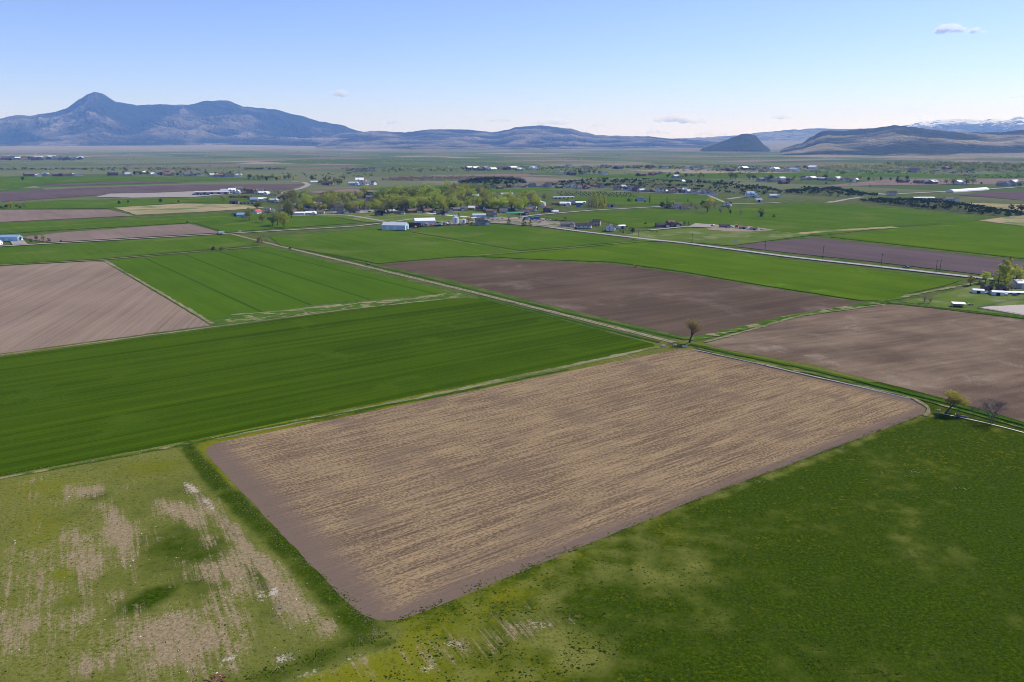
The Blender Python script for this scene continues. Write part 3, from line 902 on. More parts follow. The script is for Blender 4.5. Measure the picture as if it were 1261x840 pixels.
def open_shed(px, py, rot, w, d, h, label):
    g = G(px, py)
    o = empty('open_shed', (g.x, g.y, .25), rot)
    r_ = Mesh(); r_.poly([(-w / 2, -d / 2, h), (w / 2, -d / 2, h), (w / 2, d / 2, h - 1.2), (-w / 2, d / 2, h - 1.2)], .25); r_.obj('roof', MR['silver'], o)
    b_ = Mesh(); b_.box(-w / 2, w / 2, d / 2 - .4, d / 2 - .2, 0, h - 1.5); b_.obj('back_wall', MW['brown'], o)
    for k in range(7):
        p_ = Mesh(); x = -w / 2 + .4 + k * (w - .8) / 6; p_.box(x - .15, x + .15, -d / 2 + .3, -d / 2 + .6, 0, h - .32); p_.obj('post', m_bark, o)
    tag(o, label, 'shed')


open_shed(504, 280, rad(20), 34, 12, 6.0, 'low open fronted shed with a dark mouth between blue shed and white barn')


def silo(px, py, hpx, r, label):
    g = G(px, py); h = hpx * mpp(px, py)
    o = empty('silo', (g.x, g.y, .25))
    b_ = Mesh(); b_.tube(V((0, 0, 0)), V((0, 0, h * .78)), r, r, 20); b_.obj('bin', MW['metal'], o)
    c_ = Mesh(); c_.tube(V((0, 0, h * .785)), V((0, 0, h)), r * 1.04, r * .12, 20); c_.obj('conical_roof', MR['silver'], o)
    l_ = Mesh(); l_.box(-.25, .25, -r - .15, -r - .05, 0, h * .78); l_.obj('ladder', m_greybark, o)
    tag(o, label, 'silo')


silo(561, 275.5, 9, 4.2, 'tall pale silo with conical roof in the middle of the farm yard')
silo(571, 275, 5.5, 3.0, 'short pale grain bin just right of the tall silo')
B(593, 277, 'two', 'grey', 'dark', 'dark roofed grey house right of the silo, facing the field', rot=rad(15), sc=1.1)
B(590, 267.5, 'barn', 'blue', 'silver', 'pale blue and silver shop building across the lot behind the dark house', rot=rad(5), sc=.62)
B(605, 267, 'ranch', 'grey', 'dark', 'dark low building right beside the pale blue shop building', rot=rad(5))
B(544, 264.5, 'ranch', 'brown', 'dark', 'dark house under trees, leftmost of the main street houses', rot=rad(0))
B(571, 259, 'cottage', 'white', 'grey', 'white cottage with grey roof under the main street trees', rot=rad(10))
B(581, 258, 'cottage', 'tan', 'white', 'tan cottage with white roof right of the white cottage', rot=rad(-10))
B(592, 257.5, 'ranch', 'brown', 'brown', 'brown roofed house near the right end of the main street trees', rot=rad(8))
B(535, 253, 'cottage', 'white', 'white', 'small white roofed house glimpsed in the middle of the grove', rot=rad(5), sc=1.2)
B(587, 246, 'two', 'cream', 'white', 'tall cream building with a bright roof at the grove back edge', rot=rad(20), sc=1.3)
B(624, 241.5, 'barn', 'white', 'silver', 'wide pale building behind the right end of the grove', rot=rad(10), sc=.8)
B(610, 247, 'ranch', 'grey', 'white', 'low pale house at the back right of the grove', rot=rad(0), sc=1.1)
B(620, 262, 'cottage', 'white', 'grey', 'white fronted shop beside the junction under trees', rot=rad(5), sc=1.1)
B(645, 264, 'ranch', 'brick', 'brown', 'red brown building just right of the green canopy', rot=rad(-5), sc=1.05)
B(605, 262, 'ranch', 'tan', 'brown', 'tan house with a brown roof left of the junction', rot=rad(5))
# filling station canopy
g = G(634, 266.5)
o = empty('canopy', (g.x, g.y, .3), rad(-5))
q = Mesh(); q.box(-13, 13, -5, 5, 5.0, 5.9); q.obj('roof_slab', MR['green'], o)
for x in (-9, 9):
    for y in (-3, 3):
        q = Mesh(); q.box(x - .25, x + .25, y - .25, y + .25, 0, 4.98); q.obj('post', m_trim, o)
tag(o, 'flat green forecourt canopy beside the village junction', 'canopy')
B(655, 257, 'two', 'white', 'grey', 'white house left of the tall white gable by the side road', rot=rad(60))
B(665, 254.5, 'two', 'white', 'white', 'tall narrow white building at the right end of the grove', rot=rad(80), sc=1.25)
B(675, 261, 'two', 'brown', 'brown', 'dark cluster house beside the side road, below the tall white building', rot=rad(0), sc=1.1)
B(684, 262.5, 'cottage', 'white', 'white', 'small white shed at the edge of the side road field', rot=rad(0), sc=.8)
B(686, 252, 'ranch', 'tan', 'brown', 'tan house with brown roof beyond the side road', rot=rad(5), sc=1.1)
B(696, 253, 'ranch', 'white', 'white', 'white house between the tan house and the paler one', rot=rad(-8), sc=1.15)
B(705, 251.5, 'two', 'white', 'grey', 'white two storey house left of the poplar clump', rot=rad(0))
B(715, 252, 'ranch', 'grey', 'white', 'low pale house nearest the poplar clump on its left', rot=rad(0), sc=1.1)
B(694, 244.5, 'long', 'white', 'silver', 'long low pale shed behind the side road houses', rot=rad(8), sc=.7)
B(752, 255, 'shed', 'grey', 'dark', 'small dark shed right of the golden bush by the side road', rot=rad(20), sc=1.2)
B(789, 247.5, 'two', 'blue', 'grey', 'pale blue house standing alone left of the thin cypress', rot=rad(10))
B(836, 257, 'two', 'white', 'grey', 'white house half hidden among bare trees by the cypress', rot=rad(0), sc=1.2)
B(822, 256.5, 'ranch', 'grey', 'dark', 'dark house hidden in the trees at the road end', rot=rad(0), sc=.9)
B(844, 256.5, 'ranch', 'tan', 'brown', 'low tan house right of the half hidden white one', rot=rad(0))
B(895, 254, 'two', 'white', 'dark', 'white gabled house with dark roof right of the tree row', rot=rad(70), sc=1.1)
B(925, 243.5, 'two', 'white', 'blue', 'big white house with blue grey roof alone on the slope', rot=rad(10), sc=1.5)
B(953, 243, 'ranch', 'blue', 'silver', 'pale blue roofed house right of the big white one', rot=rad(0), sc=1.2)
B(934, 248.5, 'shed', 'white', 'silver', 'tiny pale shed below the big white slope house', rot=rad(0), sc=1.2)
# roadside row
B(699, 279.3, 'ranch', 'tan', 'grey', 'grey roofed house, leftmost of the roadside row', rot=rad(-8), sc=1.15)
B(719, 281.2, 'ranch', 'white', 'dark', 'wide pale house with dark roof, second of the roadside row', rot=rad(170), sc=1.2)
B(733, 278, 'two', 'tan', 'dark', 'tan gabled house with steep dark roof, third of the roadside row', rot=rad(165), sc=1.0)
B(751, 284.3, 'two', 'white', 'grey', 'white gabled house at the right end of the roadside row', rot=rad(80), sc=1.0)
B(765, 281.5, 'shed', 'white', 'white', 'small white shed behind the yard right of the white gabled house', rot=rad(20))
B(815, 279.5, 'ranch', 'brown', 'dark', 'left wing of the dark roofed farmhouse in the green field', rot=rad(10), sc=1.0)
B(827, 279, 'two', 'brown', 'brown', 'tallest dark roofed farmhouse in the green field', rot=rad(20), sc=.95)
B(836, 278.5, 'shed', 'tan', 'grey', 'small shed at the right side of the dark farmhouse', rot=rad(0))
B(892, 280.5, 'ranch', 'brown', 'dark', 'dark low building at the left of the bare earth building site', rot=rad(-5), sc=.8)
B(915, 282.5, 'shed', 'tan', 'brown', 'small tan building on the bare earth building site', rot=rad(-5), sc=.9)
B(928, 284, 'shed', 'grey', 'dark', 'dark shed at the right end of the building site', rot=rad(-5), sc=.8)
# left farm
B(10, 297, 'barn', 'blue', 'blue', 'blue roofed farm shed at the left edge by the country road', rot=rad(4), sxyz=(.85, .6, .85))
B(-4, 302, 'cottage', 'white', 'white', 'white roofed outbuilding cut off at the left edge', rot=rad(4), sc=.9)
# west village
B(317, 263.5, 'cottage', 'white', 'red', 'bright red roofed building at the west end of the village', rot=rad(70), sc=1.15)
B(331, 261.5, 'two', 'white', 'grey', 'white house right of the red roofed building', rot=rad(10))
B(300, 267, 'ranch', 'white', 'blue', 'white house with blue roof furthest left in the village', rot=rad(5), sc=1.1)
B(290, 266, 'shed', 'grey', 'dark', 'small dark shed left of the white and blue house', rot=rad(5))
B(368, 265, 'barn', 'white', 'white', 'long white workshop at the lower edge of the west village', rot=rad(6), sxyz=(.55, .5, .6))
B(383, 264.5, 'ranch', 'white', 'white', 'white roofed house right of the long white workshop', rot=rad(5))
B(395, 263.5, 'cottage', 'cream', 'grey', 'cream cottage right of the white roofed house', rot=rad(5))
B(373, 257, 'ranch', 'tan', 'brown', 'tan house deeper in the west village trees', rot=rad(40), sc=1.1)
B(391, 252, 'barn', 'white', 'white', 'wide white roofed hall inside the west village', rot=rad(8), sc=.45)
B(386, 256, 'cottage', 'white', 'white', 'little white house just below the wide white hall', rot=rad(10))
B(368, 254, 'cottage', 'white', 'silver', 'small house with silver roof left of the white hall', rot=rad(10))
B(358, 252.5, 'cottage', 'white', 'grey', 'small white house near the left side of the west village', rot=rad(30))
B(421, 263.5, 'two', 'grey', 'dark', 'grey gabled house at the lower middle of the village', rot=rad(10), sc=1.1)
B(436, 262, 'ranch', 'brick', 'dark', 'long dark roofed brick house right of the grey gabled house', rot=rad(3), sc=1.2)
B(443, 246, 'barn', 'white', 'white', 'bright white gabled barn in the village centre', rot=rad(20), sxyz=(.5, .5, .75))
B(457, 248, 'two', 'grey', 'grey', 'grey house right of the bright white barn', rot=rad(10), sc=1.3)
B(430, 245, 'cottage', 'tan', 'brown', 'tan cottage left of the bright white barn', rot=rad(0), sc=1.2)
B(468, 265.5, 'two', 'brown', 'dark', 'nearly black house by the dark trees above the path', rot=rad(15), sc=1.1)
B(492, 264, 'ranch', 'grey', 'dark', 'dark house left of the paved yard in the village', rot=rad(0))
B(499, 257, 'cottage', 'white', 'blue', 'pale blue roofed cottage in front of the bright trees', rot=rad(0), sc=1.2)
B(445, 227, 'two', 'white', 'white', 'white farm building far behind the village centre', rot=rad(10), sc=2.0)
B(452, 228, 'ranch', 'white', 'grey', 'white farmhouse right beside the far white building', rot=rad(60), sc=2.2)
B(436, 228, 'ranch', 'blue', 'silver', 'pale shed left of the far white building', rot=rad(0), sc=1.6)
B(404, 228, 'ranch', 'brick', 'dark', 'dark farmhouse in the trees beyond the curved road', rot=rad(0), sc=1.8)
B(388, 225.5, 'barn', 'white', 'white', 'white barn left of the dark farmhouse beyond the curved road', rot=rad(0), sc=.7)
# dairy
B(262, 239, 'long', 'grey', 'silver', 'longest silver roofed cattle shed of the dairy yard', rot=rad(6), sc=1.2)
B(248, 240.5, 'long', 'grey', 'dark', 'dark cattle shed below the longest silver one', rot=rad(6), sc=.6)
B(297, 243.5, 'long', 'brown', 'dark', 'upper of two dark sheds right of the dairy yard', rot=rad(2), sc=.75)
B(302, 251, 'long', 'white', 'dark', 'lower of two dark sheds right of the dairy yard', rot=rad(2), sc=.55)
B(289, 251.5, 'shed', 'brown', 'dark', 'small dark shed left of the lower dark shed', rot=rad(2), sc=1.5)
for k, (px, py, st, wl, rf, sc_) in enumerate([(280, 237.5, 'ranch', 'white', 'silver', 1.6), (288, 238.5, 'two', 'white', 'white', 1.4), (296, 237, 'two', 'white', 'grey', 1.5), (303, 236.5, 'barn', 'grey', 'blue', .6), (310, 238, 'two', 'brick', 'brown', 1.5),
                                            (318, 237, 'ranch', 'white', 'grey', 1.5), (325, 240, 'ranch', 'white', 'white', 1.4), (313, 248, 'cottage', 'grey', 'blue', 1.2), (322, 247.5, 'ranch', 'white', 'white', 1.2), (335, 241.5, 'barn', 'grey', 'dark', .5), (338, 249, 'ranch', 'grey', 'silver', 1.2)]):
    B(px, py, st, wl, rf, f'{MW and wl} building with {RN[rf]}, {ORD[k]} from the left in the dairy yard cluster', rot=rad(R.uniform(-10, 30)), sc=sc_, group='farm buildings right of the dairy sheds')
# right farmstead
RF = 'in the farmstead at the right edge'
B(1204, 361, 'shed', 'metal', 'white', 'pale grey shed with white roof, leftmost ' + RF, rot=rad(-20), sc=.75)
B(1228, 363.5, 'shed', 'metal', 'white', 'lower pale shed with white roof ' + RF, rot=rad(-20), sc=.8)
B(1252, 362, 'long', 'grey', 'white', 'long low stable with white roof beside the sandy arena', rot=rad(-4), sc=.42)
B(1262, 354, 'barn', 'grey', 'white', 'white roofed barn behind the long stable at the right edge', rot=rad(-6), sxyz=(.55, .7, .8))
B(1217, 357, 'shed', 'brown', 'dark', 'dark shed in the tree shade behind the pale sheds', rot=rad(10), sc=.9)
B(1233, 358, 'shed', 'brown', 'grey', 'dark tall shed under the yellow poplars', rot=rad(10), sc=.8)


def shelter(px, py, rot, w, d, h, label):
    g = G(px, py)
    o = empty('field_shelter', (g.x, g.y, .1), rot)
    r_ = Mesh(); r_.poly([(-w / 2, -d / 2, h - .6), (w / 2, -d / 2, h - .6), (w / 2, d / 2, h), (-w / 2, d / 2, h)], .12); r_.obj('roof', MR['white'], o)
    b_ = Mesh(); b_.box(-w / 2 + .2, w / 2 - .2, d / 2 - .35, d / 2 - .2, 0, h - .25); b_.box(-w / 2 + .2, -w / 2 + .35, -d / 2 + .2, d / 2 - .36, 0, h - .75); b_.obj('wall', MW['tan'], o)
    for k in range(3):
        x = -w / 2 + .3 + k * (w - .6) / 2
        p_ = Mesh(); p_.box(x - .1, x + .1, -d / 2 + .1, -d / 2 + .18, 0, h - .72); p_.obj('post', m_bark, o)
    tag(o, label, 'shelter')


shelter(1180, 378, rad(-12), 8.5, 5.0, 3.0, 'small white roofed livestock shelter alone on the grass')


def rail_fence(pts, label, step=3.0, h=1.5):
    P_ = [G(*p) for p in pts]
    o = empty('rail_fence', tuple(P_[0]))
    b0 = P_[0]
    for a, b in zip(P_, P_[1:]):
        n = max(1, int((b - a).length / step))
        for k in range(n):
            q = a.lerp(b, k / n) - b0
            m_ = Mesh(); m_.tube(V((q.x, q.y, 0)), V((q.x, q.y, h + .1)), .09, .08, 6); m_.obj('post', m_fence, o)
        for z in (.55, 1.0, 1.42):
            m_ = Mesh(); m_.tube(a - b0 + V((0, 0, z)), b - b0 + V((0, 0, z)), .06, .06, 5); m_.obj('rail', m_fence, o)
    tag(o, label, 'fence')


m_fence = plain('green_fence_paint', (.10, .20, .17), .7, .3, .1, 1)
rail_fence([(1203, 380), (1240, 372), (1300, 367)], 'dark green rail fence along the top of the sandy arena')
rail_fence([(1203, 380.5), (1261, 389.5), (1320, 398)], 'rail fence along the lower side of the sandy arena')

# distant greenhouse strip
g = G(1192, 235.5)
o = empty('plastic_tunnel', (g.x, g.y, .3), math.atan2((G(1214, 234) - G(1170, 237)).y, (G(1214, 234) - G(1170, 237)).x))
Lh = (G(1214, 234) - G(1170, 237)).length / 2
q = Mesh()
n_ = 8
for i in range(2):
    for k in range(n_ + 1):
        a = math.pi * k / n_
        q.v.append(V(((-Lh, Lh)[i], math.cos(a) * 9, math.sin(a) * 6)))
for k in range(n_): q.f.append((k, k + 1, n_ + 2 + k, n_ + 1 + k))
q.f.append(tuple(range(n_ + 1))); q.f.append(tuple(range(2 * n_ + 1, n_, -1)))
q.obj('cover', MR['white'], o)
q = Mesh(); q.box(-Lh - .2, -Lh - .05, -2, 2, 0, 3); q.obj('door', m_trim, o)
tag(o, 'long white plastic tunnel beside the far road at the right', 'tunnel')
B(1137, 245, 'long', 'white', 'white', 'white roofed shed of the hillside farm on the right', rot=rad(2), sc=.7)
B(1157, 246, 'long', 'brown', 'dark', 'dark shed of the hillside farm right of the white one', rot=rad(-4), sc=.6)
B(1170, 247.5, 'ranch', 'white', 'grey', 'small white house of the hillside farm', rot=rad(0), sc=1.3)
B(1098, 240.5, 'cottage', 'white', 'dark', 'small far house above the scrub bluff, left of the hillside farm', rot=rad(0), sc=1.5)

# --- far house rows
def row(where, items, group, sc=(1.3, 1.8), style=('mini',)):
    items = sorted(items)
    for k, (px, py) in enumerate(items):
        wl = R.choice(['white', 'white', 'tan', 'grey', 'cream', 'brown', 'brick'])
        rf = R.choice(['grey', 'grey', 'dark', 'dark', 'brown', 'brown', 'white', 'silver'])
        building(px, py, R.choice(style), wl, rf, f'{wl} house, {RN[rf]}, {ORD[k]} from left {where}', sc=R.uniform(*sc) * .82, group=group)


row('in the lower row beyond the sapling plot', [(760, 234), (768, 233.5), (776, 235), (784, 235.5), (790, 236), (798, 236.5), (806, 236.5), (813, 237), (820, 237), (828, 238), (836, 237), (845, 237.5), (853, 237.5), (862, 239), (870, 239), (878, 240)], 'houses in the lower row beyond the sapling plot', (1.3, 1.7), ('two', 'ranch'))
row('in the upper row on the wooded rise', [(816, 226), (827, 227.5), (839, 227), (847, 226), (856, 227.5), (864, 228), (872, 229), (880, 229), (890, 228.5), (897, 229.5)], 'houses in the upper row on the wooded rise', (1.4, 1.8), ('two', 'ranch'))
row('in the row left of the wooded rise', [(608, 232), (616, 232.5), (628, 231), (635, 231.5), (643, 231), (655, 230.5), (663, 230.5), (674, 230.5), (689, 231.5), (703, 231), (712, 232), (722, 232), (732, 230), (740, 231)], 'houses in the row left of the wooded rise', (1.3, 1.7), ('ranch', 'two'))
row('along the far left green belt', [(36, 217), (48, 217.5), (55, 216.8), (70, 217), (83, 217), (90, 216.5), (97, 217)], 'farm buildings along the far left green belt', (1.8, 2.4))
row('in the tree belt below the tall mountain', [(140, 216), (158, 216), (172, 214.5), (180, 214), (190, 216), (197, 215), (208, 216.5), (220, 217), (232, 217), (246, 217), (263, 217.5), (270, 218), (282, 218), (294, 218)], 'houses in the tree belt below the tall mountain', (1.8, 2.4))
row('in the far left haze', [(x + R.uniform(-2, 2), 196.5 + R.uniform(-1.2, 1.2)) for x in range(3, 100, 5)], 'pale specks of houses in the far left haze', (3.0, 4.5))
row('in the far belt above the village', [(445, 211), (458, 210), (578, 208), (586, 209), (592, 210), (599, 208.5), (607, 210), (615, 208), (624, 209.5), (632, 208.5), (641, 210), (657, 209), (700, 206), (722, 207.5), (744, 206), (762, 208), (783, 206.5), (800, 207.5), (819, 208)], 'houses in the far belt above the village', (2.0, 3.0))
row('around the far green middle distance', [(692, 214.5), (704, 215.5), (718, 214), (743, 215.5), (790, 217), (803, 216), (808, 215), (832, 219)], 'houses in the far green middle distance', (1.8, 2.4))
row('in the far belt below the round butte', [(846, 208), (856, 209), (868, 208), (890, 210), (900, 211), (916, 209), (928, 211), (940, 212), (955, 210), (962, 211.5), (970, 212), (978, 211), (994, 207), (1001, 208)], 'houses in the far belt below the round butte', (2.0, 3.0))
row('in the tree line above the grassy slope', [(937, 223), (944, 222), (951, 224), (964, 226.5), (962, 222), (972, 222), (991, 221), (1000, 221.5), (1012, 222), (1024, 222.5), (1031, 222), (1047, 224), (1052, 223.5), (1112, 225), (1130, 226), (1140, 226), (1148, 226.5), (1180, 227)], 'houses in the tree line above the grassy slope', (1.6, 2.3))
row('among far trees at the right', [(1165, 209), (1236, 229), (1248, 228.5), (1125, 212)], 'far houses at the right', (2.4, 3.4))


row('at the grove front', [(482, 262.5), (497, 259), (508, 262), (519, 258.5), (528, 262), (553, 262.5), (563, 260), (600, 258.5), (612, 258), (628, 259), (640, 258.5), (652, 260)], 'houses at the grove front', (1.1, 1.5), ('cottage', 'ranch'))
row('within the western village trees', [(352, 258), (362, 262), (379, 258.5), (388, 261), (400, 257), (408, 253), (414, 260), (425, 255), (436, 252), (450, 258), (462, 255), (472, 252)], 'houses within the western village trees', (1.1, 1.5), ('cottage', 'ranch', 'two'))

# --- trees
def cluster(where, items, group):
    items = sorted(items, key=lambda t: t[0])
    for k, (px, py, h, shape, kind, wide) in enumerate(items):
        w_ = {'tall': 'poplar', 'spire': 'cypress', 'cone': 'conifer', 'bush': 'shrub'}.get(shape, 'tree')
        tree(px, py, h, shape, kind, f'{WORD[kind]} {w_}, {ORD[k]} from left {where}'.replace('half bare brown poplar', 'half bare poplar'), group, wide=wide)


def scatter(n, x0, x1, ylo, yhi, h0, h1, kinds, shapes=('round',), wide=(.9, 1.25)):
    out = []
    for i in range(n):
        x = x0 + (x1 - x0) * (i + R.random()) / n
        t = R.random()
        out.append((x, ylo + (yhi - ylo) * t, R.uniform(h0, h1), R.choice(shapes), R.choice(kinds), R.uniform(*wide)))
    return out


K1 = ['fresh', 'fresh', 'fresh', 'green', 'olive', 'olive', 'bud']
cluster('around the west village houses', scatter(30, 350, 412, 247, 262.5, 9, 15, K1, ('round', 'round', 'tall'), (1.1, 1.5)) + [(305, 268, 9, 'round', 'olive', 1)], 'trees around the west village houses')
cluster('before the west village', [(307, 272, 16, 'round', 'olive', 1.1), (317, 259.5, 12, 'round', 'green', 1.6), (323, 274.5, 12, 'round', 'olive', 1.1), (336, 279, 15, 'round', 'green', 1.2), (342, 278, 18, 'round', 'olive', .9), (350, 280.5, 18, 'round', 'fresh', 1.0), (355, 266, 17, 'round', 'green', 1.0),
         (344, 264, 14, 'tall', 'bud', 1.5), (363, 248, 12, 'tall', 'green', 1.5), (359, 269, 12, 'round', 'green', 1.0), (330, 266, 9, 'round', 'bud', 1.3)], 'trees in front of the west village')
cluster('in the lower village centre', scatter(26, 405, 478, 254, 263, 8, 13, K1, wide=(1.1, 1.5)) + [(428, 249, 7, 'round', 'gold', 1.4), (449, 241, 13, 'round', 'fresh', 1.3), (470, 266.5, 9, 'round', 'dark', 1.5)], 'trees in the lower village centre')
cluster('in the upper village centre', scatter(20, 400, 480, 243, 250, 8, 12, K1 + ['dark'], wide=(1.1, 1.5)), 'trees in the upper village centre')
cluster('in the front of the dense grove', scatter(34, 478, 560, 253, 261, 13, 18, ['fresh', 'fresh', 'fresh', 'olive', 'green', 'fresh'], wide=(1.1, 1.45)) + [(483, 263, 19, 'round', 'olive', 1.2), (509, 257, 9, 'round', 'gold', 1.0), (559, 259, 12, 'round', 'green', 1.2)], 'trees in the front of the dense grove')
cluster('in the back of the dense grove', scatter(44, 485, 600, 242, 252, 14, 20, ['fresh', 'olive', 'fresh', 'green', 'fresh', 'bud'], ('round',), (.9, 1.25)), 'trees in the back of the dense grove')
cluster('at the grove right end', scatter(24, 600, 663, 250, 262, 13, 18, ['fresh', 'olive', 'fresh', 'fresh', 'bud'], wide=(1.1, 1.4)) + [(598, 256, 12, 'round', 'dark', 1), (670, 247, 8, 'round', 'green', 1.3)], 'trees at the grove right end')
cluster('between the grove and the right shops', scatter(10, 556, 612, 251, 259, 9, 15, K1), 'trees between the grove and the shops')
cluster('in the poplar clump by the side road', [(725 + i * 3.2, 255.5 - (i % 3) * 1.2, 12 + (i * 7 % 5), 'tall', 'bud' if i < 2 else 'fresh', 1.5) for i in range(7)], 'poplar clump by the side road')
tree(745, 256.5, 6, 'bush', 'gold', 'round golden bush at the right foot of the poplar clump', wide=.8)
tree(545.5, 267.5, 8, 'round', 'dark', 'dark rounded tree alone beside the paved village yard', wide=1.1)
tree(577, 274, 7, 'round', 'gold', 'bright yellow green tree right of the silo', wide=1.5)
tree(565, 268, 6, 'cone', 'dark', 'small dark conifer behind the tall silo')
for x, y, h, lb in ((627, 276, 9, 'leftmost of three dark conifers in front of the junction'), (645, 279, 11, 'tallest middle one of three dark conifers in front of the junction'), (653, 279.5, 9, 'right one of three dark conifers in front of the junction')):
    tree(x, y, h, 'cone', 'dark', lb, wide=1.4)
tree(697, 271.5, 6, 'round', 'olive', 'lone round olive tree behind the roadside row', wide=1.2)
tree(779, 288, 7, 'round', 'dark', 'dark round tree at the right end of the roadside yard', wide=1.3)
tree(800, 250, 11, 'spire', 'dark', 'tall thin cypress standing alone in the far green field')
tree(821, 257, 14, 'spire', 'dark', 'thin cypress rising out of dark trees at the road end')
cluster('at the road end clump', [(815, 257, 8, 'round', 'dark', 1.2), (824, 257.5, 9, 'round', 'green', 1.2), (829, 254, 7, 'round', 'fresh', 1), (838, 259, 9, 'round', 'bud', 1.2), (843, 259, 7, 'round', 'bud', 1.2), (847, 249, 5, 'cone', 'dark', 1)], 'trees at the road end clump')
cluster('in the tree row across the green field', [(851, 256, 8, 'round', 'olive', 1.1), (857, 260, 9, 'round', 'bud', 1.1), (865, 256, 9, 'round', 'dark', 1), (871, 262, 16, 'round', 'olive', 1.1), (875, 252, 9, 'round', 'gold', 1.4), (880, 256, 8, 'round', 'bud', 1.1), (887, 263.5, 9, 'round', 'bud', 1.0), (897, 259, 7, 'round', 'olive', .9), (899, 264, 6, 'bush', 'dark', .5),
         (912, 265.5, 8, 'round', 'bud', 1.0), (937, 267, 10, 'round', 'green', 1.3), (938, 267.3, 6, 'bush', 'dark', .6), (953, 268, 4, 'bush', 'dark', .8)], 'tree row across the green field')
cluster('beside the lone pale blue house', [(774, 248.5, 4, 'bush', 'dark', .9), (778, 248.5, 5, 'round', 'fresh', 1.3), (783, 249, 4, 'bush', 'dark', .7), (794, 249.5, 3, 'bush', 'dark', .9)], 'bushes beside the pale blue house')
cluster('in the roadside yards', [(710, 281.5, 4, 'bush', 'dark', .5), (728, 279, 4, 'bush', 'green', .5), (742, 283, 3, 'bush', 'green', .6), (764, 286, 4, 'bush', 'green', .6), (770, 283, 4, 'round', 'bud', 1.2), (775, 284, 3, 'round', 'green', 1.4), (803, 286.5, 3, 'round', 'green', 1.4), (809, 286.8, 3, 'round', 'green', 1.4), (843, 278, 6, 'round', 'green', 1), (848, 277.5, 5, 'tall', 'olive', 1.5), (795, 276.5, 2.5, 'bush', 'dark', 1.2), (767, 288, 4, 'bush', 'dark', .5)], 'garden trees in the roadside yards')
tree(322, 298.5, 10, 'bush', 'olive', 'big rounded olive bush beside the dirt track near the crossroads', wide=.85)
tree(263, 308.5, 5, 'bush', 'dark', 'left of two low dark bushes on the field boundary', wide=1)
tree(273, 308, 3.5, 'bush', 'green', 'right of two low dark bushes on the field boundary', wide=1.5)
tree(357, 307.2, 2.4, 'bush', 'dark', 'low dark scrub left of the long dirt track', wide=1.8)
tree(231, 275.2, 2.5, 'bush', 'dark', 'small lone bush at the top corner of the brown strip', wide=1)
cluster('beside the left farm shed', [(26, 297, 7, 'round', 'bud', 1.2), (32, 297.5, 5, 'round', 'bud', 1.2), (38, 298.5, 5, 'bush', 'green', .6), (45, 297, 7, 'round', 'olive', 1), (54, 297.5, 9, 'round', 'fresh', .8), (60, 298, 5, 'bush', 'dark', .7), (75, 298.7, 2.5, 'bush', 'dark', 1.3), (49, 299, 4, 'bush', 'green', .6)], 'garden trees beside the left farm shed')
cluster('in the tree group at the left edge', [(2, 257, 4, 'bush', 'dark', 1), (8, 257, 5, 'round', 'dark', 1.2), (13, 256.5, 8, 'round', 'gold', 1.3), (21, 256.5, 5, 'round', 'green', 1), (30, 256, 7, 'round', 'bud', 1), (25, 257, 3, 'bush', 'dark', 1)], 'tree group at the left edge')
cluster('on the dry pasture', [(147, 251.5, 4, 'bush', 'dark', 1), (158, 251, 4, 'round', 'dark', .9), (198, 250, 5, 'round', 'dark', 1.2), (220, 249, 2.5, 'bush', 'dark', .9)], 'scattered trees on the dry pasture')
cluster('beyond the curved road', scatter(14, 384, 425, 222, 229, 4, 8, ['green', 'olive', 'dark', 'bud']), 'trees beyond the curved road')
cluster('in the belt left of curved road', scatter(16, 303, 364, 220.5, 223.5, 4, 7, ['green', 'olive', 'dark', 'gold', 'dark', 'bud']), 'tree belt left of the curved road')
cluster('between the dairy sheds', scatter(14, 270, 345, 235, 250, 4, 7, ['green', 'olive', 'bud', 'bud']), 'trees between the dairy sheds')
cluster('in the far left tree belt', [(28, 223, 5, 'round', 'dark', 1.1), (133, 216.5, 5, 'cone', 'dark', 1.2), (141, 216, 4, 'bush', 'gold', 1)] + scatter(22, 145, 295, 214.5, 218, 3, 6, ['green', 'olive', 'dark', 'dark', 'bud']), 'far left tree belt')
cluster('along the upper row of houses', scatter(16, 815, 910, 226, 231, 4, 6, ['green', 'dark', 'dark', 'olive']), 'trees along the upper row of houses')
cluster('at the middle distance farm', [(606, 231.5, 6, 'round', 'dark', 1), (770, 226, 7, 'round', 'dark', .9), (791, 226.5, 7, 'cone', 'dark', .9)] + scatter(8, 700, 740, 213.5, 216, 4, 6, ['dark', 'green', 'dark']), 'trees at the middle distance farm')
cluster('around the far dark green clumps', scatter(12, 820, 870, 216, 220, 4, 6, ['dark', 'green', 'olive']) + [(900, 221, 9, 'round', 'green', 1.2), (906, 221, 9, 'round', 'green', 1.2), (923, 221, 8, 'round', 'green', 1.4), (928, 221.5, 6, 'round', 'dark', 1.2), (949, 222.5, 7, 'round', 'dark', 1.6)], 'far dark green clumps')
cluster('in the tree line above the grassy slope', scatter(18, 955, 1120, 221, 226, 4, 7, ['green', 'dark', 'olive', 'bud']) + [(1105, 226, 6, 'round', 'dark', 1.3), (1017, 227.5, 3, 'round', 'dark', 1.3)], 'tree line above the grassy slope')
cluster('in the right hand far trees', [(1165, 227, 7, 'round', 'olive', 1.3), (1174, 227.5, 8, 'round', 'green', 1.3), (1190, 228, 9, 'round', 'green', 1.2), (1198, 227.5, 9, 'round', 'olive', 1.3), (1208, 228, 4, 'round', 'dark', 1), (1256, 231, 9, 'round', 'olive', 1.2), (1150, 226.5, 5, 'round', 'dark', 1.3), (1245, 260, 8, 'round', 'dark', 1.3), (1257, 262, 10, 'round', 'dark', 1.5), (1071, 232, 5, 'round', 'bud', .9)], 'right hand far trees')
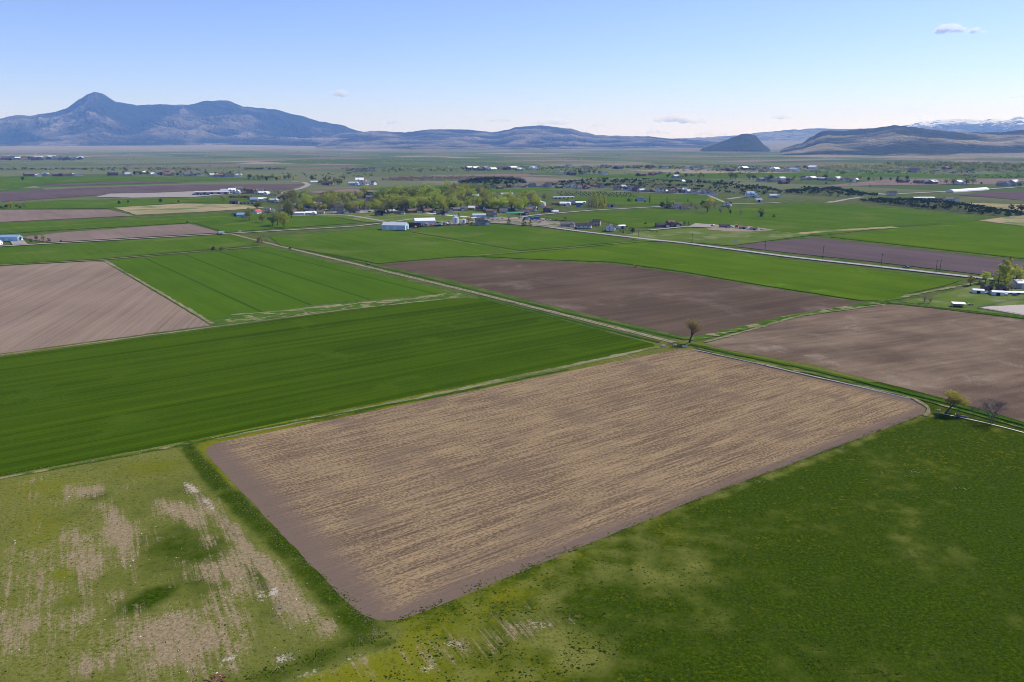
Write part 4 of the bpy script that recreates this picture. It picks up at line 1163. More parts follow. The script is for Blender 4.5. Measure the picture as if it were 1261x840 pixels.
# right farmstead
cluster('in the farmstead at the right edge', [(1195, 351.5, 13, 'round', 'olive', 1.15), (1206, 350, 7, 'round', 'bud', 1.4), (1213, 349, 16, 'round', 'fresh', .95), (1228, 357.5, 32, 'tall', 'fresh', 1.2), (1236, 357.5, 36, 'tall', 'fresh', 1.3), (1233, 345, 26, 'tall', 'bud', 1.3), (1241, 343, 28, 'tall', 'olive', 1.1),
         (1250, 352, 26, 'round', 'fresh', 1.15), (1245, 360, 14, 'round', 'bud', 1), (1276, 358, 28, 'round', 'green', 1.0), (1223, 362, 10, 'tall', 'fresh', 1.4), (1222, 352, 6, 'bush', 'dark', .8)], 'trees in the right farmstead')
tree(1138, 373.5, 13, 'round', 'bud', 'left of two leafless bushy trees by the field corner', wide=.8)
tree(1145, 374, 11, 'round', 'bud', 'right of two leafless bushy trees by the field corner', wide=.8)

# sapling plot
k = 0
for rr_ in range(4):
    for i in range(19):
        px, py = 686 + i * 4.9 + rr_ * 2.0 + R.uniform(-.5, .5), 238.2 + rr_ * 1.35 + i * .06
        if R.random() < .12: continue
        tree(px, py, 2.2 + R.random() * .6, 'round', 'dark', 'small dark sapling standing in the sapling plot', 'saplings in rows beyond the village', name='sapling', wide=.9)


# ---- near trees with real branches
def branch_tree(name, px, py, height, lean, spread, seed, depth, leaf_n, leaf_s, bark, leafmat, label, twig=.02, top_only=False, trunk_r=.3, forks=4, stems=1, wx=1.0):
    rr = random.Random(seed)
    t, c = Mesh(), Mesh()
    tips = []
    def grow(p, d, L, r, lv):
        n = 3
        for k in range(n):
            nd = (d + V((rr.gauss(0, .13), rr.gauss(0, .13), rr.gauss(0, .08) + .04))).normalized()
            q = p + nd * (L / n)
            r2 = r * (.86 if lv < depth else .7)
            t.tube(p, q, r, r2, 6 if lv < 2 else 3)
            p, d, r = q, nd, r2
            if lv >= depth - 1: tips.append(p)
            if lv >= 1 and lv < depth and rr.random() < .8:
                a = rr.uniform(0, 6.283); o_ = d.orthogonal().normalized(); o_ = (o_ * math.cos(a) + d.cross(o_) * math.sin(a))
                grow(p, (d * .55 + o_ * .75 * spread + V((0, 0, .15))).normalized(), L * rr.uniform(.5, .7), max(twig, r * .5), lv + 1)
        if lv < depth:
            for k in range(forks if lv < 2 else 3):
                a = 2 * math.pi * k / forks + rr.uniform(-.5, .5)
                o_ = d.orthogonal().normalized(); o_ = (o_ * math.cos(a) + d.cross(o_) * math.sin(a))
                grow(p, (d + o_ * spread * rr.uniform(.5, 1.1) + V((0, 0, .1))).normalized(), L * rr.uniform(.6, .82), max(twig, r * .62), lv + 1)
    for s_ in range(stems):
        dd = V(lean) if stems == 1 else V((lean[0] + rr.uniform(-.5, .5), lean[1] + rr.uniform(-.4, .4), 1))
        grow(V((rr.uniform(-.4, .4) * (stems > 1), 0, -.3)), dd.normalized(), 3.4, trunk_r, 0)
    zt = max(v.z for v in t.v)
    k = height / zt
    t.v = [v * k for v in t.v]
    tips = [v * k for v in tips]
    g = G(px, py)
    o = empty(name, (g.x, g.y, .02))
    t.obj('trunk', bark, o)
    if leaf_n:
        hi = [p for p in tips if not top_only or p.z > height * .45]
        for _ in range(leaf_n):
            p = rr.choice(hi)
            if top_only and rr.random() > (p.z / height) ** .8: continue
            c.leaf(p + V((rr.gauss(0, .3), rr.gauss(0, .3), rr.gauss(0, .25))), leaf_s, rr)
        c.obj('crown', leafmat, o)
    tag(o, label, 'tree')
    o.scale = (wx, wx, 1)
    return o


branch_tree('tree', 849, 422, 14.5, (.05, 0, 1), .72, 4, 4, 3600, .17, m_bark, LM['lone'], 'tall lone tree with thin yellow green leaves at the meeting of the fields', top_only=True, trunk_r=.36, wx=1.22)
branch_tree('tree', 1164, 509.5, 9.6, (.55, .1, 1), .85, 9, 4, 5200, .2, m_bark, LM['near'], 'leaning yellow green tree beside the concrete ditch', top_only=True, trunk_r=.42, wx=1.15)
branch_tree('bare_tree', 1221, 521, 10.8, (.05, 0, 1), .95, 18, 4, 0, .1, m_greybark, None, 'leafless many stemmed tree beside the concrete ditch', twig=.016, trunk_r=.2, stems=3, forks=3, wx=1.15)
branch_tree('bare_shrub', 1199, 514, 5.2, (0, 0, 1), .9, 22, 3, 0, .1, m_greybark, None, 'small leafless shrub between the leaning tree and the bare tree', twig=.03, trunk_r=.12, stems=3, forks=3)
branch_tree('bare_shrub', 1181, 511.5, 3.0, (0, 0, 1), .7, 25, 3, 0, .1, m_greybark, None, 'smallest leafless shrub just right of the leaning tree', twig=.03, trunk_r=.12, stems=3, forks=3)
branch_tree('tree', 1292, 540, 12.0, (.1, 0, 1), .8, 31, 4, 4500, .26, m_bark, LM['green'], 'leafy tree past the right edge whose shadow falls on the meadow', trunk_r=.4)

# ---- ditch gear at the field corners
m_pipe = plain('white_pipe', (.86, .88, .88), .35, .4, .03, 1)


def pipe_run(pts, label, r=.16):
    P_ = [G(*p) for p in pts]
    o = empty('irrigation_pipe', tuple(P_[0]))
    for a, b in zip(P_, P_[1:]):
        n = max(1, int((b - a).length / 9))
        for k in range(n):
            p0, p1 = a.lerp(b, k / n) - P_[0] + V((0, 0, .3)), a.lerp(b, (k + .985) / n) - P_[0] + V((0, 0, .3))
            q = Mesh(); q.tube(p0, p1, r, r, 8); q.obj('pipe_section', m_pipe, o)
            q = Mesh(); d = (p1 - p0).normalized(); q.tube(p1 - d * .25, p1 + d * .25, r * 1.35, r * 1.35, 8); q.obj('coupling', m_pipe, o)
    tag(o, label, 'pipe')


pipe_run([(851, 430.5), (880, 436.5), (940, 450)], 'thin white irrigation pipe from the lone tree along the stubble field top', .10)
pipe_run([(944, 450.9), (1010, 466), (1075, 481), (1120, 491.5)], 'brighter white irrigation pipe ending near the stubble field right corner', .13)


def headgate(px, py, rot, label, s_=1.0):
    g = G(px, py)
    o = empty('headgate', (g.x, g.y, .02), rot, s_)
    q = Mesh(); q.box(-1.1, 1.1, -.9, -.7, 0, .8); q.box(-1.1, 1.1, .7, .9, 0, .8); q.box(-1.1, -.9, -.69, .69, 0, .8); q.box(.9, 1.1, -.69, -.3, 0, .8); q.box(.9, 1.1, .3, .69, 0, .8); q.obj('concrete_box', m_concrete, o)
    q = Mesh(); q.box(.95, 1.0, -.29, .29, 0, 1.15); q.obj('gate_plate', MR['silver'], o)
    q = Mesh(); q.box(-.08, .08, -.69, .69, .62, .72); q.obj('crossbar', m_bark, o)
    tag(o, label, 'headgate')


headgate(817, 426.8, .5, 'white concrete ditch box left of the lone tree by the green field', 1.0)
headgate(831, 425.2, 1.0, 'small concrete ditch box in the lone tree shadow', .8)
headgate(843, 427.5, .2, 'pale concrete ditch box under the lone tree beside the pipe', 1.1)
headgate(1156, 505.5, .3, 'tiny white ditch box left of the leaning tree', .55)
g = G(1184, 514.5)
o = empty('culvert_pipe', (g.x, g.y, .5), rad(-30))
q = Mesh(); q.tube(V((-2.2, 0, 0)), V((2.2, 0, 0)), .55, .55, 14); q.obj('pipe', plain('rusty_steel', (.10, .09, .10), .7, .4, .3, 2), o)
q = Mesh(); q.box(-2.5, -2.2, -.9, .9, -.5, .8); q.obj('concrete_end', m_concrete, o)
tag(o, 'dark culvert pipe with pale end beside the ditch, between leaning and bare trees', 'culvert')
g = G(265, 836)
o = empty('scrap_pile', (g.x, g.y, .02))
rr = random.Random(3)
m_rust = plain('rusty_scrap', (.20, .085, .065), .9, .1, .4, 2)
for k in range(14):
    q = Mesh(); L_ = rr.uniform(.8, 2.4)
    a = rr.uniform(0, 3.14); x, y = rr.uniform(-1.8, 1.8), rr.uniform(-.8, .8); z = rr.uniform(.1, .6)
    q.tube(V((x - math.cos(a) * L_ / 2, y - math.sin(a) * L_ / 2, .06)), V((x + math.cos(a) * L_ / 2, y + math.sin(a) * L_ / 2, z)), .11, .07, 5)
    q.obj('plank', m_rust, o)
tag(o, 'low rusty red scrap and plank pile at the bottom edge', 'scrap pile')


# ---- utility poles
def pole(px, py, hpx, label, group='utility poles along the highway'):
    g = G(px, py); h = hpx * mpp(px, py)
    o = empty('utility_pole', (g.x, g.y, 0.3), COL + math.pi / 2)
    q = Mesh(); q.tube(V((0, 0, -.5)), V((0, 0, h)), .24, .15, 8); q.obj('pole', m_bark, o)
    q = Mesh(); q.box(-1.5, 1.5, -.16, -.28, h - 1.1, h - .9); q.obj('crossarm', m_bark, o)
    for x in (-1.3, -.6, .6, 1.3):
        q = Mesh(); q.tube(V((x, -.22, h - .9)), V((x, -.22, h - .62)), .07, .05, 6); q.obj('insulator', m_glass, o)
    tag(o, label, 'utility pole', group)


pole(1013, 319, 16, 'dark utility pole by the highway against the left part of the purple field')
pole(1085, 327.5, 15, 'utility pole by the highway, midway along the purple field')
pole(1157, 336, 16, 'utility pole by the highway near the right farmstead')
pole(1152.5, 334.5, 14, 'thinner utility pole close left of the one near the right farmstead')
pole(942, 310, 14, 'utility pole by the highway just right of the small sign frame')
pole(852, 299, 11, 'utility pole by the highway opposite the dark farmhouse')
pole(786, 293, 10, 'utility pole by the highway at the end of the roadside row')
# sign frame
g = G(905, 300.5)
o = empty('road_sign', (g.x, g.y, .3), rad(30))
for x in (-1.6, 1.6):
    q = Mesh(); q.box(x - .1, x + .1, -.1, .1, 0, 5.2); q.obj('post', m_bark, o)
q = Mesh(); q.box(-2.2, 2.2, -.2, -.12, 2.2, 4.6); q.obj('panel', plain('sign_panel', (.45, .52, .60), .6, .3, .05, 1), o)
tag(o, 'small pale two post sign beside the highway at the purple field corner', 'sign')

# ---- vehicles
def vehicle_proto(kind, col):
    m_ = plain('vehicle_paint', col, .35, .5, .03, 1)
    b, wn = Mesh(), Mesh(); P_ = []
    def extr(mm, prof_, y0, y1):
        i = len(mm.v); n = len(prof_)
        for y in (y0, y1): mm.v += [V((x, y, z)) for x, z in prof_]
        mm.f.append(tuple(range(i, i + n))); mm.f.append(tuple(range(i + 2 * n - 1, i + n - 1, -1)))
        for j in range(n): mm.f.append((i + j, i + n + j, i + n + (j + 1) % n, i + (j + 1) % n))
    if kind == 'car':
        extr(b, [(-2.25, .35), (2.25, .35), (2.3, .75), (1.3, .95), (.7, 1.42), (-1.2, 1.45), (-1.9, 1.0), (-2.3, .9)], -.9, .9)
        extr(wn, [(1.1, .98), (.62, 1.36), (-1.15, 1.38), (-1.7, 1.0)], -.915, .915)
        wx = (-1.4, 1.4)
    elif kind == 'pickup':
        extr(b, [(-2.7, .5), (2.7, .5), (2.75, 1.05), (1.5, 1.2), (.9, 1.8), (-.6, 1.8), (-.7, 1.1), (-2.7, 1.1)], -.95, .95)
        extr(wn, [(1.35, 1.22), (.85, 1.74), (-.5, 1.74), (-.55, 1.2)], -.965, .965)
        wx = (-1.7, 1.7)
    else:
        extr(b, [(-3.6, .7), (3.2, .7), (3.2, 3.2), (-3.6, 3.3)], -1.15, 1.15)
        extr(wn, [(2.2, 1.9), (2.9, 1.9), (2.9, 2.6), (2.2, 2.6)], -1.165, 1.165)
        wx = (-1.2, -.3)
    P_ += [('body', b.data('body', m_)), ('windows', wn.data('windows', m_glass))]
    for x in wx:
        for y in (-.88, .88):
            q = Mesh(); q.tube(V((x, y - .12, .36)), V((x, y + .12, .36)), .36, .36, 10); P_.append(('wheel', q.data('wheel', m_darkint)))
    return P_


VC = {'white': (.75, .75, .75), 'silver': (.42, .44, .46), 'black': (.02, .02, .022), 'red': (.40, .04, .03), 'blue': (.05, .12, .35), 'tan': (.42, .34, .24), 'yellow': (.6, .40, .04), 'green': (.05, .14, .08)}
VP = {}
def vehicle(px, py, kind, colr, label, rot=None, group=None, sc=1.0):
    if (kind, colr) not in VP: VP[(kind, colr)] = vehicle_proto(kind, VC[colr])
    g = G(px, py)
    o = empty({'car': 'parked_car', 'pickup': 'pickup_truck', 'van': 'camper_trailer'}[kind], (g.x, g.y, 1.0 if g.y > 700 else .35), R.choice([ROW, COL]) if rot is None else rot, sc)
    for n_, me in VP[(kind, colr)]:
        c = bpy.data.objects.new(n_, me); C.objects.link(c); c.parent = o
    tag(o, label, {'car': 'car', 'pickup': 'pickup truck', 'van': 'camper trailer'}[kind], group)


def vset(where, pts, group):
    pts = sorted(pts)
    for k, (px, py) in enumerate(pts):
        kd = R.choice(['car', 'pickup', 'pickup', 'van']); cl = R.choice(list(VC))
        w_ = {'car': 'car', 'pickup': 'pickup', 'van': 'camper trailer'}[kd]
        vehicle(px, py, kd, cl, f'{cl} {w_}, {ORD[k]} vehicle from left {where}', group=group, sc=1.15, rot=R.uniform(0, 6.28))


vset('in the farm yard rows', [(x + R.uniform(-1, 1), y) for x, y in [(508, 282), (512, 281), (517, 280.3), (520, 279.6), (526, 279.5), (531, 279), (536, 279), (540, 278.6), (543, 279), (547, 278), (550, 277), (553, 278.4), (557, 277.3), (561, 278), (566, 277.5), (570, 277.6), (576, 277), (581, 276.6), (538, 276), (545, 275.5), (552, 274.5), (572, 272.5), (580, 273)]], 'machinery and vehicles in the farm yard')
vset('on the lot by the junction', [(588, 270), (594, 270.5), (601, 270), (607, 271.5), (613, 271.2), (619, 270), (640, 269.5), (648, 271), (655, 271.5), (661, 271), (668, 273), (676, 272.5), (684, 272.2), (660, 273.5), (664, 275)], 'vehicles on the lot by the junction')
vset('on the village streets', [(388, 265.5), (410, 263), (455, 262), (494, 261.5), (534, 263.2), (560, 266.4), (698, 255.5), (712, 256), (725, 259), (735, 256.5)], 'vehicles on the village streets')
vset('on the bare building site', [(878, 279.5), (900, 281.2), (907, 281.5), (922, 283.4), (938, 284)], 'vehicles on the bare building site')
vehicle(1115.5, 331.5, 'pickup', 'black', 'dark pickup driving on the highway along the purple field', rot=COL, sc=1.1)
vehicle(273, 289, 'van', 'white', 'pale camper trailer beside the crossroads', rot=ROW)
vehicle(269.5, 289.2, 'pickup', 'black', 'dark pickup in front of the pale camper by the crossroads', rot=ROW)
vehicle(296, 286.6, 'car', 'white', 'white car on the country road right of the crossroads', rot=ROW)
vehicle(1250, 364, 'car', 'blue', 'blue car in front of the long stable', rot=rad(10))
vehicle(1215, 362, 'pickup', 'silver', 'silver pickup between the two pale sheds', rot=rad(30))
vehicle(1239, 363.5, 'pickup', 'white', 'white pickup left of the blue car by the stable', rot=rad(60))
vehicle(453, 327.4, 'pickup', 'black', 'dark pickup on the long dirt track between green fields', rot=COL)
vehicle(783, 329.6, 'pickup', 'red', 'tiny red vehicle on the edge between dark soil and bright green field', rot=ROW, sc=.8)
vehicle(1195, 376, 'car', 'tan', 'tan car right of the small livestock shelter', rot=rad(0), sc=.8)


# ---- wooded bluffs and scrub (far-off masses)
def bluff(name, pts, width, h, mat, shrub=None, seed=1):
    """low ridge along a line, scrub scattered on it"""
    P_ = [G(*p) for p in pts]
    line = []
    for a, b in zip(P_, P_[1:]):
        n = max(2, int((b - a).length / 25))
        line += [a.lerp(b, k / n) for k in range(n)]
    line.append(P_[-1])
    vs, fs = [], []
    m_ = 9; L_ = len(line)
    for i, p in enumerate(line):
        a = line[max(0, i - 1)]; b = line[min(L_ - 1, i + 1)]
        d = (b - a).normalized(); nr = V((-d.y, d.x, 0))
        e = math.sin(math.pi * i / (L_ - 1)) ** .5
        for j in range(m_):
            t = j / (m_ - 1) * 2 - 1
            q = p + nr * (t * width / 2 * (.6 + .4 * e) * (1 + .3 * noise.noise(p / 80)))
            z = h * e * math.cos(t * math.pi / 2) ** 1.2 * (1 + .5 * noise.noise(q / 50 + V((seed, 0, 0))))
            vs.append(V((q.x, q.y, max(0, z) + .2)))
    for i in range(L_ - 1):
        for j in range(m_ - 1):
            a = i * m_ + j
            fs.append((a, a + 1, a + m_ + 1, a + m_))
    o = mesh_obj(name, vs, fs, mat, smooth=True); tag(o, kind='structure')
    if shrub:
        kind, n, s0, s1 = shrub
        rr = random.Random(seed)
        M_ = Mesh()
        for _ in range(n):
            i = rr.randrange(L_ - 1); j = rr.randrange(1, m_ - 1)
            c = vs[i * m_ + j].lerp(vs[(i + 1) * m_ + j], rr.random()) + V((rr.uniform(-9, 9), rr.uniform(-9, 9), 0))
            r = rr.uniform(s0, s1)
            for _k in range(9):
                M_.leaf(c + V((rr.gauss(0, r * .5), rr.gauss(0, r * .5), r * rr.uniform(.1, .9))), r * .5, rr)
        so = M_.obj('scrub', LM[kind]); tag(so, kind='stuff')


m_bluff = field_mat('scrubby_slope', (.055, .075, .03), (.11, .12, .06), across=12, along=20, fine=2.5, band=1, patch_scale=60)
bluff('bluff', [(985, 236), (1010, 238.5), (1040, 241), (1062, 240)], 150, 9, m_bluff, ('dark', 260, 3, 6), 2)
bluff('bluff', [(1070, 247), (1100, 250), (1130, 253), (1175, 258), (1210, 262), (1261, 266)], 90, 8, m_bluff, ('dark', 420, 2, 5), 3)
bluff('bluff', [(680, 227), (720, 227), (770, 228), (820, 230.5), (880, 233), (950, 239)], 260, 14, m_bluff, ('dark', 480, 2.5, 5), 4)
bluff('bluff', [(1110, 204), (1150, 204), (1200, 206), (1300, 211), (1400, 216)], 700, 12, m_bluff, ('green', 520, 7, 13), 5)
bluff('bluff', [(575, 224.5), (600, 225), (640, 226)], 180, 10, m_bluff, ('dark', 200, 4, 7), 6)
bluff('bluff', [(1000, 207), (1060, 207.5), (1120, 207)], 500, 7, m_bluff, ('olive', 150, 6, 10), 7)
bluff('bluff', [(480, 220.5), (520, 221.5), (570, 221), (640, 220)], 200, 4, m_bluff, ('bud', 260, 3, 6), 9)

# distant tree belts too far to tell apart
rr = random.Random(77)
for kind, belts in (('dark', [(300, 350, 208.6, 208.9, 50), (570, 740, 206, 210.5, 160), (740, 840, 205.5, 208.5, 130), (840, 1000, 206, 211, 170), (0, 130, 208, 209.5, 60), (1000, 1200, 211, 215, 110), (0, 100, 194, 198, 120), (420, 580, 208, 212, 90), (110, 250, 207, 211, 60), (330, 480, 214, 220, 40), (1180, 1261, 216, 220, 40), (640, 960, 212, 216, 50)]),
                    ('olive', [(570, 740, 206, 210.5, 120), (740, 1000, 205.5, 211, 160), (420, 570, 206, 212, 60), (1000, 1261, 209, 216, 90), (130, 300, 212, 214, 60), (0, 420, 186, 205, 150), (450, 950, 190, 204, 150)]),
                    ('bud', [(420, 580, 206, 220, 70), (960, 1180, 220, 228, 50), (150, 300, 205, 213, 60)])):
    M_ = Mesh()
    for x0, x1, y0, y1, n in belts:
        for _ in range(n):
            x, y = rr.uniform(x0, x1), rr.uniform(y0, y1)
            g = G(x, y); r = rr.uniform(.9, 1.9) * mpp(x, y)
            r = min(r, 11)
            g.z = terrain_h(g.x, g.y)
            for _k in range(12):
                M_.leaf(g + V((rr.gauss(0, r * .8), rr.gauss(0, r * .8), r * rr.uniform(.1, 1.3))), r * .38, rr)
    so = M_.obj('distant_trees', LM[kind]); tag(so, kind='stuff')


# ---- grass tufts and stones (nobody could count them)
def tufts(name, mat, gen, n, seed, blades=7):
    rr = random.Random(seed)
    M_ = Mesh(); k = 0; tries = 0
    while k < n and tries < n * 30:
        tries += 1
        r_ = gen(rr)
        if r_ is None: continue
        x, y, s_, h_ = r_
        k += 1
        a0 = rr.uniform(0, 6.28)
        i = len(M_.v)
        M_.v.append(V((x, y, h_)))
        for b in range(blades):
            a = a0 + b * 6.283 / blades
            q = s_ * rr.uniform(.6, 1.25)
            M_.v.append(V((x + math.cos(a) * q, y + math.sin(a) * q, h_ * rr.uniform(.0, .35))))
        for b in range(blades):
            M_.f.append((i, i + 1 + b, i + 1 + (b + 1) % blades))
    o = M_.obj(name, mat); tag(o, kind='stuff')


m_tuft = leaf_mat('dark_grass_tufts', (.034, .060, .005), objvar=0)
m_tuft4 = leaf_mat('verge_grass_tufts', (.055, .088, .010), objvar=0)
m_tuft2 = leaf_mat('yellow_green_tufts', (.11, .15, .012), objvar=0)
m_tuft3 = leaf_mat('dead_grass_tufts', (.22, .20, .12), objvar=0)


def meadow_pt(rr, right=True):
    px = rr.uniform(0, 1261); py = 500 + 380 * rr.random() ** .7
    g = G(px, py)
    return px, py, g


def gen_dark(rr):
    px, py, g = meadow_pt(rr)
    if py < 772 - (px - 470) * .40 + 12 and px > 470: return None
    if px < 470:
        if py < 600 or rr.random() > .30 or py < 778 - (470 - px) * .95 + 20 and px > 240: return None
    n = noise.noise(V((g.x / 12, g.y / 12, 3))) + .5 * noise.noise(V((g.x / 4, g.y / 4, 8)))
    if n + rr.random() * .5 < .2: return None
    s_ = rr.uniform(.08, .30) * (1.6 if rr.random() < .10 else 1) * (.75 if px < 470 else 1)
    return g.x, g.y, s_, s_ * rr.uniform(.25, .5)


def line_gen(lines, off, s0, s1):
    segs = []
    for ln in lines:
        P_ = [G(*p) for p in ln]
        for a, b in zip(P_, P_[1:]): segs.append((a, b, (b - a).length))
    tot = sum(s_[2] for s_ in segs)
    def gen(rr):
        u = rr.uniform(0, tot)
        for a, b, L_ in segs:
            if u < L_: break
            u -= L_
        d = (b - a).normalized(); nr = V((-d.y, d.x, 0))
        q = a + d * u + nr * rr.gauss(0, off)
        if noise.noise(q / 6) + rr.random() * .6 < .1: return None
        s_ = rr.uniform(s0, s1)
        return q.x, q.y, s_, s_ * rr.uniform(.5, .9)
    return gen


tufts('grass_tufts', m_tuft, gen_dark, 9000, 5)
LN = [[(812, 427), (560, 480), (240, 545)], [(232, 550), (300, 622), (392, 710), (470, 774)], [(478, 770), (640, 703), (870, 611), (1138, 510)], [(-20, 590), (232, 547)], [(480, 778), (400, 804), (300, 840)],
      [(850, 426), (1000, 458), (1155, 496), (1261, 525)], [(560, 364), (420, 375), (262, 400), (0, 437)], [(850, 418), (980, 389), (1090, 373)], [(590, 364), (700, 391), (835, 423)], [(262, 400), (130, 321)]]
tufts('verge_tufts', m_tuft4, line_gen(LN, 1.0, .1, .28), 8000, 6)
tufts('verge_tufts', m_tuft2, line_gen(LN, 1.1, .12, .36), 6000, 7)
tufts('dead_grass', m_tuft3, line_gen(LN[:4] + LN[5:], 1.0, .08, .22), 3600, 8)
tufts('dead_grass', m_tuft3, line_gen([[(230, 598), (262, 628), (292, 662)], [(320, 718), (345, 742), (338, 770)], [(330, 812), (365, 806)], [(470, 776), (440, 790)], [(425, 742), (475, 778)]], 1.0, .08, .25), 700, 9)
m_stone = plain('pale_stone', (.62, .58, .52), .9, .1, .15, 3)


def stone_gen(rr):
    px, py = rr.uniform(0, 440), rr.uniform(600, 840)
    if px > 240 and py < 790 - (470 - px) * .85: return None
    g = G(px, py)
    if noise.noise(V((g.x / 9, g.y / 9, 21))) < .18: return None
    s_ = .07 + .2 * rr.random() ** 4
    return g.x, g.y, s_, s_ * .7


tufts('stones', m_stone, stone_gen, 130, 12, 6)
# ------------------------------------------------------------------ mountains
def prof(pts, x):
    if x <= pts[0][0]: return pts[0][1]
    for (a, ya), (b, yb) in zip(pts, pts[1:]):
        if x <= b:
            t = (x - a) / (b - a); t = t * t * (3 - 2 * t) * .5 + t * .5
            return ya + (yb - ya) * t
    return pts[-1][1]


def mountain(name, pts, dist, front, mat, power=1.5, ncol=500, nrow=70, rough=.3, seed=0.0, dvar=900, gul=1.0, base=0.0):
    x0, x1 = pts[0][0], pts[-1][0]
    vs, fs, gl = [], [], []
    for i in range(ncol):
        px = x0 + (x1 - x0) * i / (ncol - 1)
        py = prof(pts, px)
        py += .7 * noise.fractal(V((px / 9, seed, 0)), 1, 2, 3) * min(1, rough * 3)
        dx, dy, dz = ray(px, py)
        hl = math.hypot(dx, dy)
        D = dist + dvar * noise.noise(V((px / 120, seed, 5)))
        ux, uy = dx / hl, dy / hl
        hr = CH + dz / hl * D
        edge = min(1, (i) / 12, (ncol - 1 - i) / 12)
        for j in range(nrow + 12):
            if j <= nrow: t = 1 - j / nrow          # 1 = foot, 0 = ridge
            else: t = -(j - nrow) / 12.0 * .5
            d = D - front * t if t >= 0 else D - front * t * 1.2
            x, y = ux * d, uy * d
            tt = abs(t)
            w = noise.noise(V((x / 2600, y / 2600, seed)))
            rm = noise.ridged_multi_fractal(V((x / 1500 + w * .35, y / 1500 + w * .35, seed)), 1.0, 2.1, 6, 1.0, 2.0) - 1.25
            gl.append(rm)
            h = max(0, 1 - tt) ** power
            k = (4 * tt * (1 - tt)) if tt < 1 else 0
            k2 = k * (1 - tt) ** .6
            z = hr * (h + rough * gul * k2 * rm * .75)
            if t >= 0: z = min(z, (CH + (hr - CH) * (d / D) - (hr * .01 if t > .02 else 0)) if hr > CH else hr)
            g = terrain_h(x, y)
            z = z * (1 if edge >= 1 else edge)
            z = g - 9 if (z < 2 or tt > .97) else z + g * min(1, tt) * .9
            vs.append((x, y, z))
    n = nrow + 12
    for i in range(ncol - 1):
        for j in range(n - 1):
            a = i * n + j
            fs.append((a, a + n, a + n + 1, a + 1))
    o = mesh_obj(name, vs, fs, mat, smooth=False)
    at = o.data.attributes.new('spur', 'FLOAT', 'POINT'); at.data.foreach_set('value', gl)
    tag(o, kind='structure')
    return o


def mountain_mat(name, brush, grass, rock, hz0, hz1, snow=None, sc=1.0, bl=.45, bh=.6, zk=.3):
    s = NT(name)
    P = s.pos()
    n1 = s.noise(P, 1 / (900 * sc), 6, .7, .4)
    n2 = s.noise(P, 1 / (260 * sc), 5, .75)
    n3 = s.noise(P, 1 / (2600 * sc), 3, .6)
    sep = s.n('ShaderNodeSeparateXYZ'); s.set(sep.inputs[0], P)
    z = s.ramp(sep.outputs[2], hz0, hz1, 0, 1, False)
    c = s.mix(s.ramp(n2, .35, .65), grass, rock)
    v = s.math('ADD', s.math('ADD', s.math('MULTIPLY', n1, .55), s.math('MULTIPLY', n2, .3)), s.math('ADD', s.math('MULTIPLY', n3, .15), s.math('MULTIPLY', z, zk)))
    sp_ = s.n('ShaderNodeAttribute', attribute_name='spur').outputs['Fac']
    v = s.math('SUBTRACT', v, s.math('MULTIPLY', sp_, .40))  # dark brush in gullies, paler spurs: relief shading put into the colour
    c = s.mix(s.ramp(v, bl, bh), c, s.mix(n2, tuple(x * .5 for x in brush), tuple(x * 1.5 for x in brush)))
    if snow is not None:
        geo = s.n('ShaderNodeNewGeometry')
        sz = s.n('ShaderNodeSeparateXYZ'); s.set(sz.inputs[0], geo.outputs['Normal'])
        sv = s.math('ADD', s.ramp(sep.outputs[2], snow[0], snow[1], 0, 1, False), s.math('MULTIPLY', s.math('SUBTRACT', n2, .5), 1.6))
        sv = s.math('ADD', sv, s.math('MULTIPLY', s.math('SUBTRACT', n1, .5), 1.2))
        c = s.mix(s.ramp(sv, .45, .6), c, (.85, .87, .9))
    return s.finish(c, .95, .03, bump=s.math('ADD', n2, s.math('MULTIPLY', n1, 2)), bd=160 * sc, bs=1.0)


mm_a = mountain_mat('brushy_mountain', (.014, .022, .016), (.15, .14, .10), (.25, .21, .18), 60, 900, bl=.34, bh=.66, zk=.14)
mm_b = mountain_mat('hill_scrub', (.022, .032, .014), (.20, .19, .11), (.30, .25, .18), 90, 300, sc=.6, bl=.40, bh=.64)
mm_c = mountain_mat('butte_scrub', (.030, .042, .018), (.15, .14, .09), (.22, .19, .14), 40, 220, sc=.4, bl=.36, bh=.54)
mm_f = mountain_mat('far_mountain', (.05, .06, .05), (.14, .14, .10), (.20, .18, .16), 200, 1000, sc=1.2)
mm_s = mountain_mat('snowy_mountain', (.05, .06, .05), (.14, .14, .12), (.20, .18, .17), 200, 1000, snow=(250, 950), sc=1.1)

LEFT = [(-500, 172), (-350, 163), (-200, 158), (-100, 152), (-40, 147), (0, 145.6), (23, 141.6), (37, 142.5), (63, 139), (80, 134), (100, 121.6), (108, 116), (116, 113.5), (126, 115.5), (143, 125), (170, 129.5), (200, 128.5),
        (233, 129), (253, 124), (280, 123.5), (300, 131.6), (333, 134), (366, 141.6), (400, 150.6), (420, 154), (440, 161), (480, 171), (520, 179)]
MID = [(380, 178), (420, 164), (440, 163), (463, 161), (497, 163), (533, 159), (580, 160), (606, 163), (626, 160), (636, 156.5), (666, 154.5), (700, 158), (720, 163), (736, 166.6), (796, 168), (840, 171.6), (900, 175), (960, 179)]
BUTTE = [(862, 181), (880, 176.5), (893, 172.5), (904, 168.5), (913, 165.5), (921, 164.5), (930, 167), (943, 180), (955, 190)]
RIGHT = [(935, 190), (957, 188), (967, 181.6), (987, 176), (1000, 168), (1013, 161), (1040, 161), (1073, 158), (1100, 154.5), (1123, 156), (1150, 160), (1190, 163), (1233, 163), (1250, 160.6), (1300, 158), (1400, 156), (1520, 160), (1650, 168)]
